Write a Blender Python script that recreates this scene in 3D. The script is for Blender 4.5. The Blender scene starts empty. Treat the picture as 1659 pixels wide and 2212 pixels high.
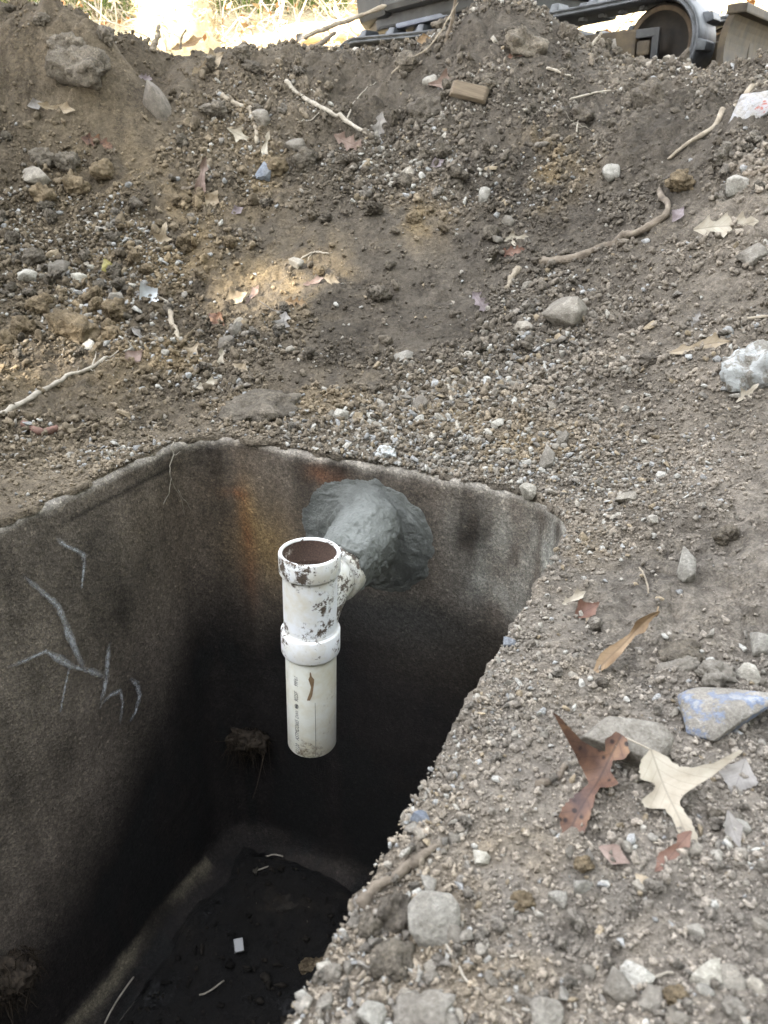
import bpy, bmesh, math, random
import numpy as np
from mathutils import Vector, Matrix

# ------------------------------------------------------------------ camera, sky, sun, exposure
SC = bpy.context.scene
PITCH = math.radians(25.5)
CAM = np.array([0.0, 0.0, 0.72])
cam = bpy.data.cameras.new('camera')
cam.sensor_fit = 'VERTICAL'; cam.sensor_height = 34.6; cam.sensor_width = 25.95; cam.lens = 26.0
cam.clip_start = 0.02; cam.clip_end = 500.0
cam.dof.use_dof = True; cam.dof.focus_distance = 1.75; cam.dof.aperture_fstop = 7.0
camo = bpy.data.objects.new('camera', cam); SC.collection.objects.link(camo)
camo.location = CAM; camo.rotation_euler = (math.pi/2 - PITCH, 0, 0)
SC.camera = camo

SUN_DIR = np.array([0.783, 0.622])            # horizontal direction the light travels
SUN_EL = math.radians(26.0)
w = bpy.data.worlds.new('World'); SC.world = w; w.use_nodes = True
nt = w.node_tree; nt.nodes.clear()
sky = nt.nodes.new('ShaderNodeTexSky'); sky.sky_type = 'NISHITA'; sky.sun_disc = False
sky.sun_elevation = SUN_EL
sky.sun_rotation = math.atan2(-SUN_DIR[0], -SUN_DIR[1])
sky.air_density = 1.0; sky.dust_density = 0.7; sky.ozone_density = 0.6
hs = nt.nodes.new('ShaderNodeHueSaturation'); hs.inputs['Saturation'].default_value = 0.20
bg = nt.nodes.new('ShaderNodeBackground'); bg.inputs['Strength'].default_value = 0.14
wo = nt.nodes.new('ShaderNodeOutputWorld')
nt.links.new(sky.outputs[0], hs.inputs['Color']); nt.links.new(hs.outputs[0], bg.inputs[0]); nt.links.new(bg.outputs[0], wo.inputs[0])

sun = bpy.data.lights.new('sun', 'SUN'); sun.energy = 5.0; sun.angle = math.radians(0.53); sun.color = (1.0, 0.93, 0.82)
suno = bpy.data.objects.new('sun', sun); SC.collection.objects.link(suno)
_d = Vector((SUN_DIR[0]*math.cos(SUN_EL), SUN_DIR[1]*math.cos(SUN_EL), -math.sin(SUN_EL)))
suno.rotation_euler = _d.to_track_quat('-Z', 'Y').to_euler()
suno.location = (-20, -16, 20)

SC.view_settings.view_transform = 'Standard'; SC.view_settings.look = 'None'
SC.view_settings.exposure = 3.7; SC.view_settings.gamma = 1.0
SC.view_settings.use_curve_mapping = False
SC.cycles.max_bounces = 8; SC.cycles.diffuse_bounces = 5; SC.cycles.transparent_max_bounces = 8
SC.cycles.use_denoising = True

# ------------------------------------------------------------------ helpers
rng = np.random.default_rng(7)
random.seed(7)
COL = SC.collection
K = 1659.0/768.0
FPX = 769.0*K                                   # focal length in the pixel units used for measuring (1659 x 2212)
SP, CP = math.sin(PITCH), math.cos(PITCH)

def ray(px, py):
    u = (px-829.5)/FPX; v = (py-1106.0)/FPX
    return np.array([u, CP - v*SP, -SP - v*CP])

def depth_of(p):
    q = np.asarray(p)-CAM
    return q[1]*CP - q[2]*SP

def at(px, py, Y):
    r = ray(px, py); return CAM + r*(Y/r[1])

def _hash(ix, iy, iz):
    h = (ix.astype(np.int64)*374761393 + iy.astype(np.int64)*668265263 + iz.astype(np.int64)*1442695041) & 0xffffffff
    h = ((h ^ (h >> 13))*1274126177) & 0xffffffff
    h = h ^ (h >> 16)
    return (h & 0xffff)/32767.5 - 1.0

def noise(x, y, z=0.0):
    x = np.asarray(x, float); y = np.asarray(y, float); z = np.asarray(z, float)
    x, y, z = np.broadcast_arrays(x, y, z)
    ix = np.floor(x); iy = np.floor(y); iz = np.floor(z)
    fx, fy, fz = x-ix, y-iy, z-iz
    fx = fx*fx*fx*(fx*(fx*6-15)+10); fy = fy*fy*fy*(fy*(fy*6-15)+10); fz = fz*fz*fz*(fz*(fz*6-15)+10)
    ix = ix.astype(np.int64); iy = iy.astype(np.int64); iz = iz.astype(np.int64)
    def H_(a, b, c): return _hash(ix+a, iy+b, iz+c)
    x00 = H_(0,0,0)*(1-fx)+H_(1,0,0)*fx; x10 = H_(0,1,0)*(1-fx)+H_(1,1,0)*fx
    x01 = H_(0,0,1)*(1-fx)+H_(1,0,1)*fx; x11 = H_(0,1,1)*(1-fx)+H_(1,1,1)*fx
    return (x00*(1-fy)+x10*fy)*(1-fz) + (x01*(1-fy)+x11*fy)*fz

def fbm(x, y, z=0.0, o=4, g=0.5):
    s = 0.0; a = 1.0; f = 1.0; t = 0.0
    for i in range(o):
        s = s + a*noise(np.asarray(x)*f+i*17.3, np.asarray(y)*f-i*9.1, np.asarray(z)*f+i*5.7); t += a; a *= g; f *= 2.03
    return s/t

def sstep(a, b, x):
    t = np.clip((np.asarray(x, float)-a)/(b-a), 0, 1); return t*t*(3-2*t)

def mesh_from(name, V, F, smooth=True):
    """V (n,3), F (m,3) or (m,4) integer array."""
    me = bpy.data.meshes.new(name)
    V = np.ascontiguousarray(V, dtype=np.float32); F = np.ascontiguousarray(F, dtype=np.int32)
    k = F.shape[1]
    me.vertices.add(len(V)); me.vertices.foreach_set('co', V.ravel())
    me.loops.add(F.size); me.loops.foreach_set('vertex_index', F.ravel())
    me.polygons.add(len(F))
    me.polygons.foreach_set('loop_start', np.arange(0, F.size, k, dtype=np.int32))
    if smooth: me.polygons.foreach_set('use_smooth', np.ones(len(F), dtype=bool))
    me.update(calc_edges=True)
    return me

def set_col(me, C, name='col'):
    a = me.color_attributes.new(name, 'FLOAT_COLOR', 'POINT')
    C = np.asarray(C, dtype=np.float32)
    if C.shape[1] == 3: C = np.concatenate([C, np.ones((len(C), 1), np.float32)], 1)
    a.data.foreach_set('color', np.ascontiguousarray(C).ravel())

def obj(name, me, mat=None, parent=None, label=None, cat=None, group=None, kind=None, loc=None):
    o = bpy.data.objects.new(name, me); COL.objects.link(o)
    if mat is not None and me is not None and len(me.materials) == 0: me.materials.append(mat)
    if parent is not None: o.parent = parent
    if loc is not None: o.location = loc
    if label: o['label'] = label
    if cat: o['category'] = cat
    if group: o['group'] = group
    if kind: o['kind'] = kind
    return o

def empty(name, loc, label, cat, group=None):
    return obj(name, None, None, None, label, cat, group, None, loc)

class MB:
    """collects simple solids into one mesh"""
    def __init__(s): s.v = []; s.f = []
    def add(s, V, F):
        n = len(s.v); s.v += [tuple(map(float, p)) for p in V]; s.f += [tuple(i+n for i in f) for f in F]
    def box(s, c, d, rot=None, taper=1.0):
        c = np.array(c, float); d = np.array(d, float)/2
        P = np.array([[sx*(taper if sz > 0 else 1), sy*(taper if sz > 0 else 1), sz] for sz in (-1, 1) for sx, sy in ((-1,-1),(1,-1),(1,1),(-1,1))])*d
        if rot is not None: P = P @ np.array(rot).T
        s.add(P+c, [(3,2,1,0),(4,5,6,7),(0,1,5,4),(1,2,6,5),(2,3,7,6),(3,0,4,7)])
    def tube(s, pts, rad, n=8, caps=True, seed=0, rough=0.0):
        pts = np.array(pts, float); m = len(pts)
        rad = np.full(m, rad) if np.isscalar(rad) else np.array(rad, float)
        T = np.gradient(pts, axis=0); T /= np.linalg.norm(T, axis=1)[:, None]+1e-9
        ref = np.array([0.31, 0.22, 0.92]);
        if abs(T[0] @ ref) > 0.9: ref = np.array([1.0, 0, 0])
        V = []
        N = np.cross(T[0], ref); N /= np.linalg.norm(N)
        for i in range(m):
            N = N - T[i]*(N @ T[i]); N /= np.linalg.norm(N)+1e-9
            B = np.cross(T[i], N)
            for k in range(n):
                a = 2*math.pi*k/n
                rr = rad[i]*(1+rough*noise(i*0.9+seed, k*1.7+seed*3, 0.5)) if rough else rad[i]
                V.append(pts[i] + (N*math.cos(a)+B*math.sin(a))*rr)
        F = []
        for i in range(m-1):
            for k in range(n):
                k2 = (k+1) % n
                F.append((i*n+k, i*n+k2, (i+1)*n+k2, (i+1)*n+k))
        if caps:
            F.append(tuple(range(n-1, -1, -1))); F.append(tuple((m-1)*n+k for k in range(n)))
        s.add(V, F)
    def mesh(s, name, smooth=False, bevel=0.0, seg=2):
        me = bpy.data.meshes.new(name); me.from_pydata(s.v, [], s.f); me.update()
        if bevel > 0:
            bm = bmesh.new(); bm.from_mesh(me)
            bmesh.ops.bevel(bm, geom=[e for e in bm.edges if e.is_manifold and e.calc_face_angle(0) > 0.5], offset=bevel, segments=seg, affect='EDGES', profile=0.6)
            bm.to_mesh(me); bm.free()
        if smooth:
            me.polygons.foreach_set('use_smooth', np.ones(len(me.polygons), dtype=bool))
        return me

# ------------------------------------------------------------------ materials
class NT:
    def __init__(s, name, disp=False):
        s.m = bpy.data.materials.new(name); s.m.use_nodes = True; s.t = s.m.node_tree
        s.b = s.t.nodes['Principled BSDF']
    def n(s, typ, **kw):
        x = s.t.nodes.new(typ)
        for k, v in kw.items():
            if k in x.inputs.keys() if hasattr(x.inputs, 'keys') else False: x.inputs[k].default_value = v
            else: setattr(x, k, v)
        return x
    def l(s, a, b): s.t.links.new(a, b)
    def noise(s, scale, detail=4, rough=0.6, vec=None):
        x = s.t.nodes.new('ShaderNodeTexNoise'); x.inputs['Scale'].default_value = scale; x.inputs['Detail'].default_value = detail; x.inputs['Roughness'].default_value = rough
        if vec is not None: s.l(vec, x.inputs['Vector'])
        return x
    def ramp(s, src, stops):
        x = s.t.nodes.new('ShaderNodeValToRGB'); e = x.color_ramp.elements
        while len(e) > 1: e.remove(e[-1])
        e[0].position = stops[0][0]; e[0].color = (*stops[0][1], 1) if len(stops[0][1]) == 3 else stops[0][1]
        for p, c in stops[1:]:
            q = e.new(p); q.color = (*c, 1) if len(c) == 3 else c
        s.l(src, x.inputs[0]); return x
    def mix(s, fac, a, b, typ='MIX'):
        x = s.t.nodes.new('ShaderNodeMix'); x.data_type = 'RGBA'; x.blend_type = typ
        for val, sock in ((fac, x.inputs[0]), (a, x.inputs[6]), (b, x.inputs[7])):
            if isinstance(val, (int, float)): sock.default_value = val
            elif isinstance(val, tuple): sock.default_value = (*val, 1)
            else: s.l(val, sock)
        return x.outputs[2]
    def bump(s, h, strength=0.5, dist=0.01, nrm=None):
        x = s.t.nodes.new('ShaderNodeBump'); x.inputs['Strength'].default_value = strength; x.inputs['Distance'].default_value = dist
        s.l(h, x.inputs['Height'])
        if nrm is not None: s.l(nrm, x.inputs['Normal'])
        return x.outputs[0]
    def coord(s, which='Object'):
        if not hasattr(s, '_tc'): s._tc = s.t.nodes.new('ShaderNodeTexCoord')
        return s._tc.outputs[which]
    def set(s, color=None, rough=None, normal=None, metal=None, spec=None):
        for key, val in (('Base Color', color), ('Roughness', rough), ('Normal', normal), ('Metallic', metal), ('Specular IOR Level', spec)):
            if val is None: continue
            if isinstance(val, (int, float)): s.b.inputs[key].default_value = val
            elif isinstance(val, tuple): s.b.inputs[key].default_value = (*val, 1)
            else: s.l(val, s.b.inputs[key])
        return s.m

def math_node(N, op, a, b):
    x = N.t.nodes.new('ShaderNodeMath'); x.operation = op
    for i, v in enumerate((a, b)):
        if isinstance(v, (int, float)): x.inputs[i].default_value = v
        else: N.l(v, x.inputs[i])
    return x.outputs[0]

def soil_material(name, scale=1.0, attr='col', bump=0.9, cells=True, inst=False):
    N = NT(name)
    if inst: at_ = N.t.nodes.new('ShaderNodeAttribute'); at_.attribute_type = 'INSTANCER'; at_.attribute_name = attr
    else: at_ = N.t.nodes.new('ShaderNodeVertexColor'); at_.layer_name = attr
    geo = N.t.nodes.new('ShaderNodeNewGeometry'); P = geo.outputs['Position']
    n1 = N.noise(55*scale, 5, 0.7, P); n2 = N.noise(260*scale, 4, 0.75, P)
    r1 = N.ramp(n1.outputs[0], [(0.28, (0.58, 0.56, 0.54)), (0.5, (0.98, 0.98, 0.98)), (0.74, (1.36, 1.34, 1.30))])
    r2 = N.ramp(n2.outputs[0], [(0.3, (0.62, 0.61, 0.60)), (0.55, (1.0, 1.0, 1.0)), (0.72, (1.5, 1.48, 1.43))])
    c = N.mix(1.0, at_.outputs[0], r1.outputs[0], 'MULTIPLY'); c = N.mix(1.0, c, r2.outputs[0], 'MULTIPLY')
    h = math_node(N, 'ADD', math_node(N, 'MULTIPLY', n1.outputs[0], 0.8), math_node(N, 'MULTIPLY', n2.outputs[0], 0.35))
    nrm = None
    if cells:                                               # packed grains, too small to build one by one
        wv = N.t.nodes.new('ShaderNodeVectorMath'); wv.operation = 'ADD'
        wn = N.noise(40, 3, 0.6, P); ws = N.t.nodes.new('ShaderNodeVectorMath'); ws.operation = 'SCALE'; N.l(wn.outputs['Color'], ws.inputs[0]); ws.inputs[3].default_value = 0.012
        N.l(P, wv.inputs[0]); N.l(ws.outputs[0], wv.inputs[1])
        for sc, dist in ((62, 0.016), (150, 0.008)):
            vo = N.t.nodes.new('ShaderNodeTexVoronoi'); vo.inputs['Scale'].default_value = sc; N.l(wv.outputs[0], vo.inputs['Vector'])
            inv = math_node(N, 'SUBTRACT', 0.75, vo.outputs['Distance'])
            bw = N.t.nodes.new('ShaderNodeRGBToBW'); N.l(vo.outputs['Color'], bw.inputs[0])
            hh = math_node(N, 'MULTIPLY', inv, math_node(N, 'ADD', math_node(N, 'MULTIPLY', bw.outputs[0], 1.3), 0.2))
            mk = N.ramp(N.noise(7.0 if sc < 100 else 11.0, 4, 0.65, P).outputs[0], [(0.42, (0.12, 0.12, 0.12)), (0.62, (1, 1, 1))])
            hh = math_node(N, 'MULTIPLY', hh, mk.outputs[0])
            nrm = N.bump(hh, 0.75, dist, nrm)
            rc = N.ramp(bw.outputs[0], [(0.15, (0.70, 0.69, 0.68)), (0.5, (0.98, 0.98, 0.98)), (0.85, (1.28, 1.27, 1.24)), (0.97, (1.75, 1.74, 1.68))])
            c = N.mix(math_node(N, 'MULTIPLY', mk.outputs[0], 0.7), c, rc.outputs[0], 'MULTIPLY')
            cre = N.ramp(vo.outputs['Distance'], [(0.45, (1, 1, 1)), (0.75, (0.72, 0.71, 0.70))])
            c = N.mix(math_node(N, 'MULTIPLY', mk.outputs[0], 0.7), c, cre.outputs[0], 'MULTIPLY')
    nb = N.bump(h, bump, 0.012, nrm)
    return N.set(c, 0.95, nb, spec=0.15)

def rock_material(name, cols, attr=None, scale=1.0, paint=None, rnd=True, dust=0.8):
    """stone or clod; colour varies with noise and per object"""
    N = NT(name)
    co = N.coord('Object'); oi = N.t.nodes.new('ShaderNodeObjectInfo')
    ad = N.t.nodes.new('ShaderNodeVectorMath'); ad.operation = 'ADD'
    sc = N.t.nodes.new('ShaderNodeVectorMath'); sc.operation = 'SCALE'
    N.l(oi.outputs['Random'], sc.inputs[3]); sc.inputs[0].default_value = (37, 91, 53)
    geo = N.t.nodes.new('ShaderNodeNewGeometry')
    N.l(geo.outputs['Position'], ad.inputs[0]); N.l(sc.outputs[0], ad.inputs[1]); P = ad.outputs[0]
    n1 = N.noise(38*scale, 5, 0.65, P); n2 = N.noise(240*scale, 4, 0.7, P)
    r1 = N.ramp(n1.outputs[0], [(0.3, cols[0]), (0.5, cols[1]), (0.7, cols[2])])
    r2 = N.ramp(n2.outputs[0], [(0.3, (0.68, 0.67, 0.66)), (0.55, (1, 1, 1)), (0.72, (1.35, 1.34, 1.3))])
    c = N.mix(1.0, r1.outputs[0], r2.outputs[0], 'MULTIPLY')
    rv = N.ramp(oi.outputs['Random'], [(0.0, (0.68, 0.67, 0.66)), (0.5, (1, 1, 1)), (1.0, (1.35, 1.33, 1.28))])
    if rnd: c = N.mix(1.0, c, rv.outputs[0], 'MULTIPLY')
    if paint is not None:
        for pc, lo, hi in paint:
            n3 = N.noise(2.1*scale, 6, 0.68, N.coord('Object')); m = N.ramp(n3.outputs[0], [(lo, (0, 0, 0)), (hi, (1, 1, 1))])
            c = N.mix(m.outputs[0], c, pc)
    dn = N.noise(9.0, 5, 0.7, P); dm = N.ramp(dn.outputs[0], [(0.44, (0, 0, 0)), (0.60, (dust, dust, dust))])   # dirt clinging in patches
    c = N.mix(dm.outputs[0], c, N.mix(1.0, (0.155, 0.138, 0.116), r2.outputs[0], 'MULTIPLY'))
    h = math_node(N, 'ADD', n1.outputs[0], math_node(N, 'MULTIPLY', n2.outputs[0], 0.4))
    return N.set(c, 0.9, N.bump(h, 0.85, 0.010), spec=0.2)

def simple_noise_mat(name, c0, c1, scale=30, rough=0.8, bump=0.3, dist=0.004, metal=0.0, spec=0.3, stretch=None, detail=5):
    N = NT(name)
    v = N.coord('Object')
    if stretch is not None:
        mp = N.t.nodes.new('ShaderNodeMapping'); mp.inputs['Scale'].default_value = stretch; N.l(v, mp.inputs[0]); v = mp.outputs[0]
    n1 = N.noise(scale, detail, 0.65, v)
    r = N.ramp(n1.outputs[0], [(0.3, c0), (0.7, c1)])
    return N.set(r.outputs[0], rough, N.bump(n1.outputs[0], bump, dist), metal, spec)
# ------------------------------------------------------------------ tank frame: a across the tank, b towards its back wall
TA = math.radians(25.5)
E1 = np.array([math.cos(TA), -math.sin(TA)]); E2 = np.array([math.sin(TA), math.cos(TA)])
A0, A1, B0, B1 = -1.34, -0.265, -0.50, 1.60
RAD = {'bl': 0.13, 'br': 0.21, 'fr': 0.15, 'fl': 0.15}
def to_ab(x, y): return x*E1[0]+y*E1[1], x*E2[0]+y*E2[1]
def to_xy(a, b): return a*E1[0]+b*E2[0], a*E1[1]+b*E2[1]
def tank_sd(x, y):
    """distance to the inner outline of the tank, negative inside"""
    a, b = to_ab(np.asarray(x, float), np.asarray(y, float))
    ca, cb = (A0+A1)/2, (B0+B1)/2
    qa, qb = a-ca, b-cb
    r = np.where(qb > 0, np.where(qa > 0, RAD['br'], RAD['bl']), np.where(qa > 0, RAD['fr'], RAD['fl']))
    dx = np.abs(qa)-(A1-A0)/2+r; dy = np.abs(qb)-(B1-B0)/2+r
    return np.minimum(np.maximum(dx, dy), 0)+np.hypot(np.maximum(dx, 0), np.maximum(dy, 0))-r

# ------------------------------------------------------------------ ground relief
CTRL = [  # measured spots on the ground: picture position (1659 x 2212) and distance
 (700,905,2.07),(1000,950,1.87),(1250,1050,1.6),(1300,900,1.87),(420,880,2.2),(150,960,1.98),(0,990,1.85),
 (200,790,2.42),(600,780,2.4),(1000,780,2.35),(1350,780,2.1),(1620,780,1.88),(0,770,2.5),
 (100,660,2.82),(500,650,2.85),(800,650,2.78),(1200,680,2.5),(1500,650,2.25),
 (0,560,3.05),(100,500,3.2),(400,500,3.2),(800,480,3.2),(1150,520,2.92),(1500,480,2.6),(1659,450,2.45),
 (300,420,3.35),(620,420,3.4),(950,400,3.35),(1250,400,3.15),
 (0,314,3.5),(200,314,3.6),(400,314,3.68),(800,314,3.65),(1150,314,3.4),(1500,314,2.95),(1659,260,2.85),
 (50,190,3.68),(200,180,3.72),(330,200,4.0),(500,200,3.98),(700,200,3.98),(1000,180,3.85),(1300,200,3.72),(1550,200,3.4),
 (0,66,3.8),(60,62,3.82),(100,46,3.85),(180,44,3.86),(228,52,3.87),(236,120,3.86),(262,150,4.0),(285,118,4.15),(330,120,4.25),(450,112,4.3),(600,114,4.35),(750,108,4.35),(840,112,4.35),
 (930,84,4.35),(1010,24,4.35),(1080,2,4.35),(1170,24,4.32),(1240,66,4.25),(1290,98,4.22),(1380,152,4.05),(1480,176,3.95),(1600,160,3.8),(1659,155,3.75),
 (1659,1150,1.18),(1659,900,1.62),(1659,600,2.2),
]
pts = []
for px, py, Y in CTRL:
    p = at(px, py, Y); pts.append(p)
for k in np.linspace(B0, B1-0.25, 9):                       # along the right wall, the dirt sits at rim height and rises outward
    for da, z in ((0.02, 0.012), (0.18, 0.035), (0.42, 0.085), (0.75, 0.19), (1.2, 0.45)):
        x, y = to_xy(A1+da, k)
        if y < 1.2-da*0.3: pts.append(np.array([x, y, z]))
for k in np.linspace(B0, B1-0.2, 8):
    for da, z in ((0.02, 0.008), (0.2, 0.03), (0.6, 0.12)):
        x, y = to_xy(A0-da, k)
        if x > -3.2 and y < 1.9: pts.append(np.array([x, y, z]))
for k in np.linspace(A0+0.12, A1-0.2, 6):
    x, y = to_xy(k, B1+0.03); pts.append(np.array([x, y, 0.010]))
for x, y, z in [(-3.2,4.2,1.1),(-3.2,2.5,0.7),(-3.0,1.0,0.5),(-3,-1,0.7),(-1.5,-1.5,0.5),(0,-1.5,0.4),(1.5,-1.5,0.6),(3,-1,1.0),(3,1,0.95),(2.2,1.8,0.8),(3,3,1.0),(3.2,4.2,1.0),
                (-3,5,1.0),(-1.5,5,1.0),(0,5.05,1.0),(1.5,4.9,0.98),(3,5,0.98),(-3,6,1.0),(0,6,1.0),(3,6,1.0)]:
    pts.append(np.array([x, y, z]))
pts = np.array(pts)
def _tps(r2): return 0.5*r2*np.log(r2+1e-9)
n_ = len(pts)
D2 = ((pts[:, None, :2]-pts[None, :, :2])**2).sum(-1)
Amat = np.zeros((n_+3, n_+3)); Amat[:n_, :n_] = _tps(D2)+np.eye(n_)*0.0015
Amat[:n_, n_] = 1; Amat[:n_, n_+1:] = pts[:, :2]; Amat[n_, :n_] = 1; Amat[n_+1:, :n_] = pts[:, :2].T
WT = np.linalg.solve(Amat, np.concatenate([pts[:, 2], np.zeros(3)]))
def base_h(x, y):
    x = np.asarray(x, float); y = np.asarray(y, float); sh = x.shape; x = x.ravel(); y = y.ravel()
    out = np.empty(len(x))
    for i in range(0, len(x), 60000):
        X, Y = x[i:i+60000], y[i:i+60000]
        d2 = (X[:, None]-pts[None, :, 0])**2+(Y[:, None]-pts[None, :, 1])**2
        out[i:i+60000] = _tps(d2) @ WT[:n_] + WT[n_] + WT[n_+1]*X + WT[n_+2]*Y
    return out.reshape(sh)
def far_h(x, y):
    x = np.asarray(x, float); y = np.asarray(y, float)
    return 1.0 + 0.30*np.maximum(y-6.6, 0)**1.02*sstep(6.0, 8.5, y) + 0.10*fbm(x*0.5, y*0.5, 3.3, 3)*sstep(5, 7, y)
def blend_near(x, y):
    d = np.maximum(np.maximum(np.abs(x)-2.7, 0)/0.6, np.maximum(np.maximum(y-4.75, 0)/0.45, np.maximum(-1.0-y, 0)/0.5))
    return 1-sstep(0, 1, d)
def ground_h(x, y, fine=True):
    x = np.asarray(x, float); y = np.asarray(y, float)
    m = blend_near(x, y)
    h = np.where(m > 0, base_h(x, y)*m, 0)+far_h(x, y)*(1-m)
    sd = tank_sd(x, y)
    k = sstep(0.0, 0.25, sd)*0.9+0.1
    up = sstep(0.2, 0.8, h)
    cr = 1-0.45*sstep(3.9, 4.25, y)
    wx, wy = x+0.10*fbm(x*3, y*3, 50.0, 2), y+0.10*fbm(x*3, y*3, 60.0, 2)
    lump = 0.060*fbm(wx*2.1, wy*2.1, 1.0, 3)*(0.35+0.65*up)*cr + (0.085*np.abs(fbm(wx*4.2, wy*4.2, 4.0, 2))-0.030)*(0.25+0.75*up)
    lump = lump + (0.070*np.abs(fbm(wx*9.5, wy*9.5, 14.0, 3))-0.020)*(0.30+0.70*up)*sstep(-0.25, 0.25, fbm(x*1.3, y*1.3, 71.0, 2)+0.1)
    h = h + lump*k
    ta, tb = to_ab(x, y)                                     # scrape marks of the bucket down the right bank
    h = h + 0.010*fbm(tb*16+0.8*fbm(x*3, y*3, 80.0, 2), ta*2.2, 82.0, 3)*sstep(A1+0.25, A1+0.7, ta)*sstep(2.2, 1.6, y)*k
    if fine:
        rough = 0.30+0.70*sstep(-0.15, 0.25, fbm(x*1.7+5, y*1.7, 9.0, 2))
        h = h + (0.030*np.abs(fbm(x*16, y*16, 2.0, 3)) - 0.010 + 0.014*fbm(x*42, y*42, 7.0, 2))*rough*(0.25+0.75*k)
    return h
def hit(px, py, fine=True):
    r = ray(px, py); t = np.linspace(0.35, 5.6, 1100)
    P = CAM[None]+r[None]*t[:, None]
    g = ground_h(P[:, 0], P[:, 1], fine)
    g = np.where(tank_sd(P[:, 0], P[:, 1]) < -0.01, -9, g)
    below = np.nonzero(P[:, 2] < g)[0]
    i = below[0] if len(below) else len(t)-1
    i = max(i, 1)
    a, b = P[i-1, 2]-g[i-1], P[i, 2]-g[i]
    f = a/(a-b) if a != b and g[i-1] > -5 else 1.0
    return P[i-1]+(P[i]-P[i-1])*min(max(f, 0), 1)
def gnormal(x, y, e=0.04):
    hx = (ground_h(x+e, y, False)-ground_h(x-e, y, False))/(2*e); hy = (ground_h(x, y+e, False)-ground_h(x, y-e, False))/(2*e)
    n = np.array([-float(hx), -float(hy), 1.0]); return n/np.linalg.norm(n)

# clay-coloured spots in the soil
CLAY = [(hit(px, py, False), r, a) for px, py, r, a in [(680,600,0.16,0.9),(450,560,0.25,0.5),(240,560,0.2,0.45),(60,770,0.22,0.7),(330,790,0.2,0.55),(165,700,0.18,0.8),
        (1170,368,0.16,0.8),(900,485,0.13,0.8),(520,270,0.2,0.5),(590,380,0.14,0.6),(250,370,0.2,0.5),(1130,1000,0.14,0.6),(560,870,0.13,0.6),(1230,1210,0.13,0.5),(1080,1440,0.16,0.45),(1000,940,0.3,0.35),(760,860,0.2,0.3),(1050,1960,0.12,0.5),(540,640,0.25,0.5),(400,470,0.2,0.4)]]
def soil_color(x, y):
    x = np.asarray(x, float); y = np.asarray(y, float)
    c = np.ones(x.shape)*0.0
    for p, r, a in CLAY: c = c + a*np.exp(-((x-p[0])**2+(y-p[1])**2)/(r*r))
    n1 = fbm(x*6, y*6, 20.0, 4); n2 = fbm(x*1.6, y*1.6, 31.0, 3); n3 = fbm(x*25, y*25, 40.0, 3)
    clay = np.clip(c*(0.42+1.6*n1+0.9*n3), 0, 1)[..., None]
    base = np.array([0.214, 0.186, 0.153])*(1+0.42*n2+0.30*n1+0.25*n3)[..., None]
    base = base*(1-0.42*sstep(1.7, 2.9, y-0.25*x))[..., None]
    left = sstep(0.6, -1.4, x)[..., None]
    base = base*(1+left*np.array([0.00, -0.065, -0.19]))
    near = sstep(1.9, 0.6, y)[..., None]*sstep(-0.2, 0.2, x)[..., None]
    base = base*(1-near*0.0)+near*np.array([0.050, 0.050, 0.050])  # near-right soil lightened, painting in the light from that side
    return np.clip(base*(1-clay)+np.array([0.235, 0.180, 0.110])*clay, 0.02, 0.8)

# ------------------------------------------------------------------ the dug ground round the tank
M_soil = soil_material('loose_soil')
def spaced(a, b, dens):
    x = [a]
    while x[-1] < b: x.append(x[-1]+dens(x[-1]))
    return np.array(x)
gy = spaced(-1.55, 5.5, lambda y: 0.020 if y < 0.2 else (0.0055+0.0008*max(y-0.5, 0)))
gx = spaced(-3.45, 3.45, lambda x: 0.0070 if abs(x) < 2.1 else 0.03)
GX, GY = np.meshgrid(gx, gy)
SD = tank_sd(GX, GY)
edge_jit = 0.012*fbm(GX*14, GY*14, 3.0, 2)+0.006*fbm(GX*50, GY*50, 5.0, 2)
aa, bb = to_ab(GX, GY)
expose = np.where(aa > A1-0.08, 0.000, 0.005)               # the rim shows on the left and at the back
SDj = SD - expose + edge_jit
e = 1e-3
gxn = (tank_sd(GX+e, GY)-SD)/e; gyn = (tank_sd(GX, GY+e)-SD)/e
cell = 0.012
near_in = (SDj < 0) & (SDj > -cell)
X2 = np.where(near_in, GX-gxn*SDj, GX); Y2 = np.where(near_in, GY-gyn*SDj, GY)
Z2 = ground_h(X2, Y2)
Z2 = np.where(near_in, Z2-0.012, Z2)
keep = SDj > -cell
idx = np.arange(GX.size).reshape(GX.shape)
q = np.stack([idx[:-1, :-1], idx[:-1, 1:], idx[1:, 1:], idx[1:, :-1]], -1).reshape(-1, 4)
q = q[keep.ravel()[q].all(1)]
used = np.unique(q); remap = np.full(GX.size, -1); remap[used] = np.arange(len(used))
V = np.stack([X2.ravel(), Y2.ravel(), Z2.ravel()], 1)[used]
me = mesh_from('dug_ground', V, remap[q]); set_col(me, soil_color(V[:, 0], V[:, 1])*0.80)                # ground darkened, painting shade into the gaps between crumbs
obj('dug_ground', me, M_soil, kind='structure')

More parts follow.
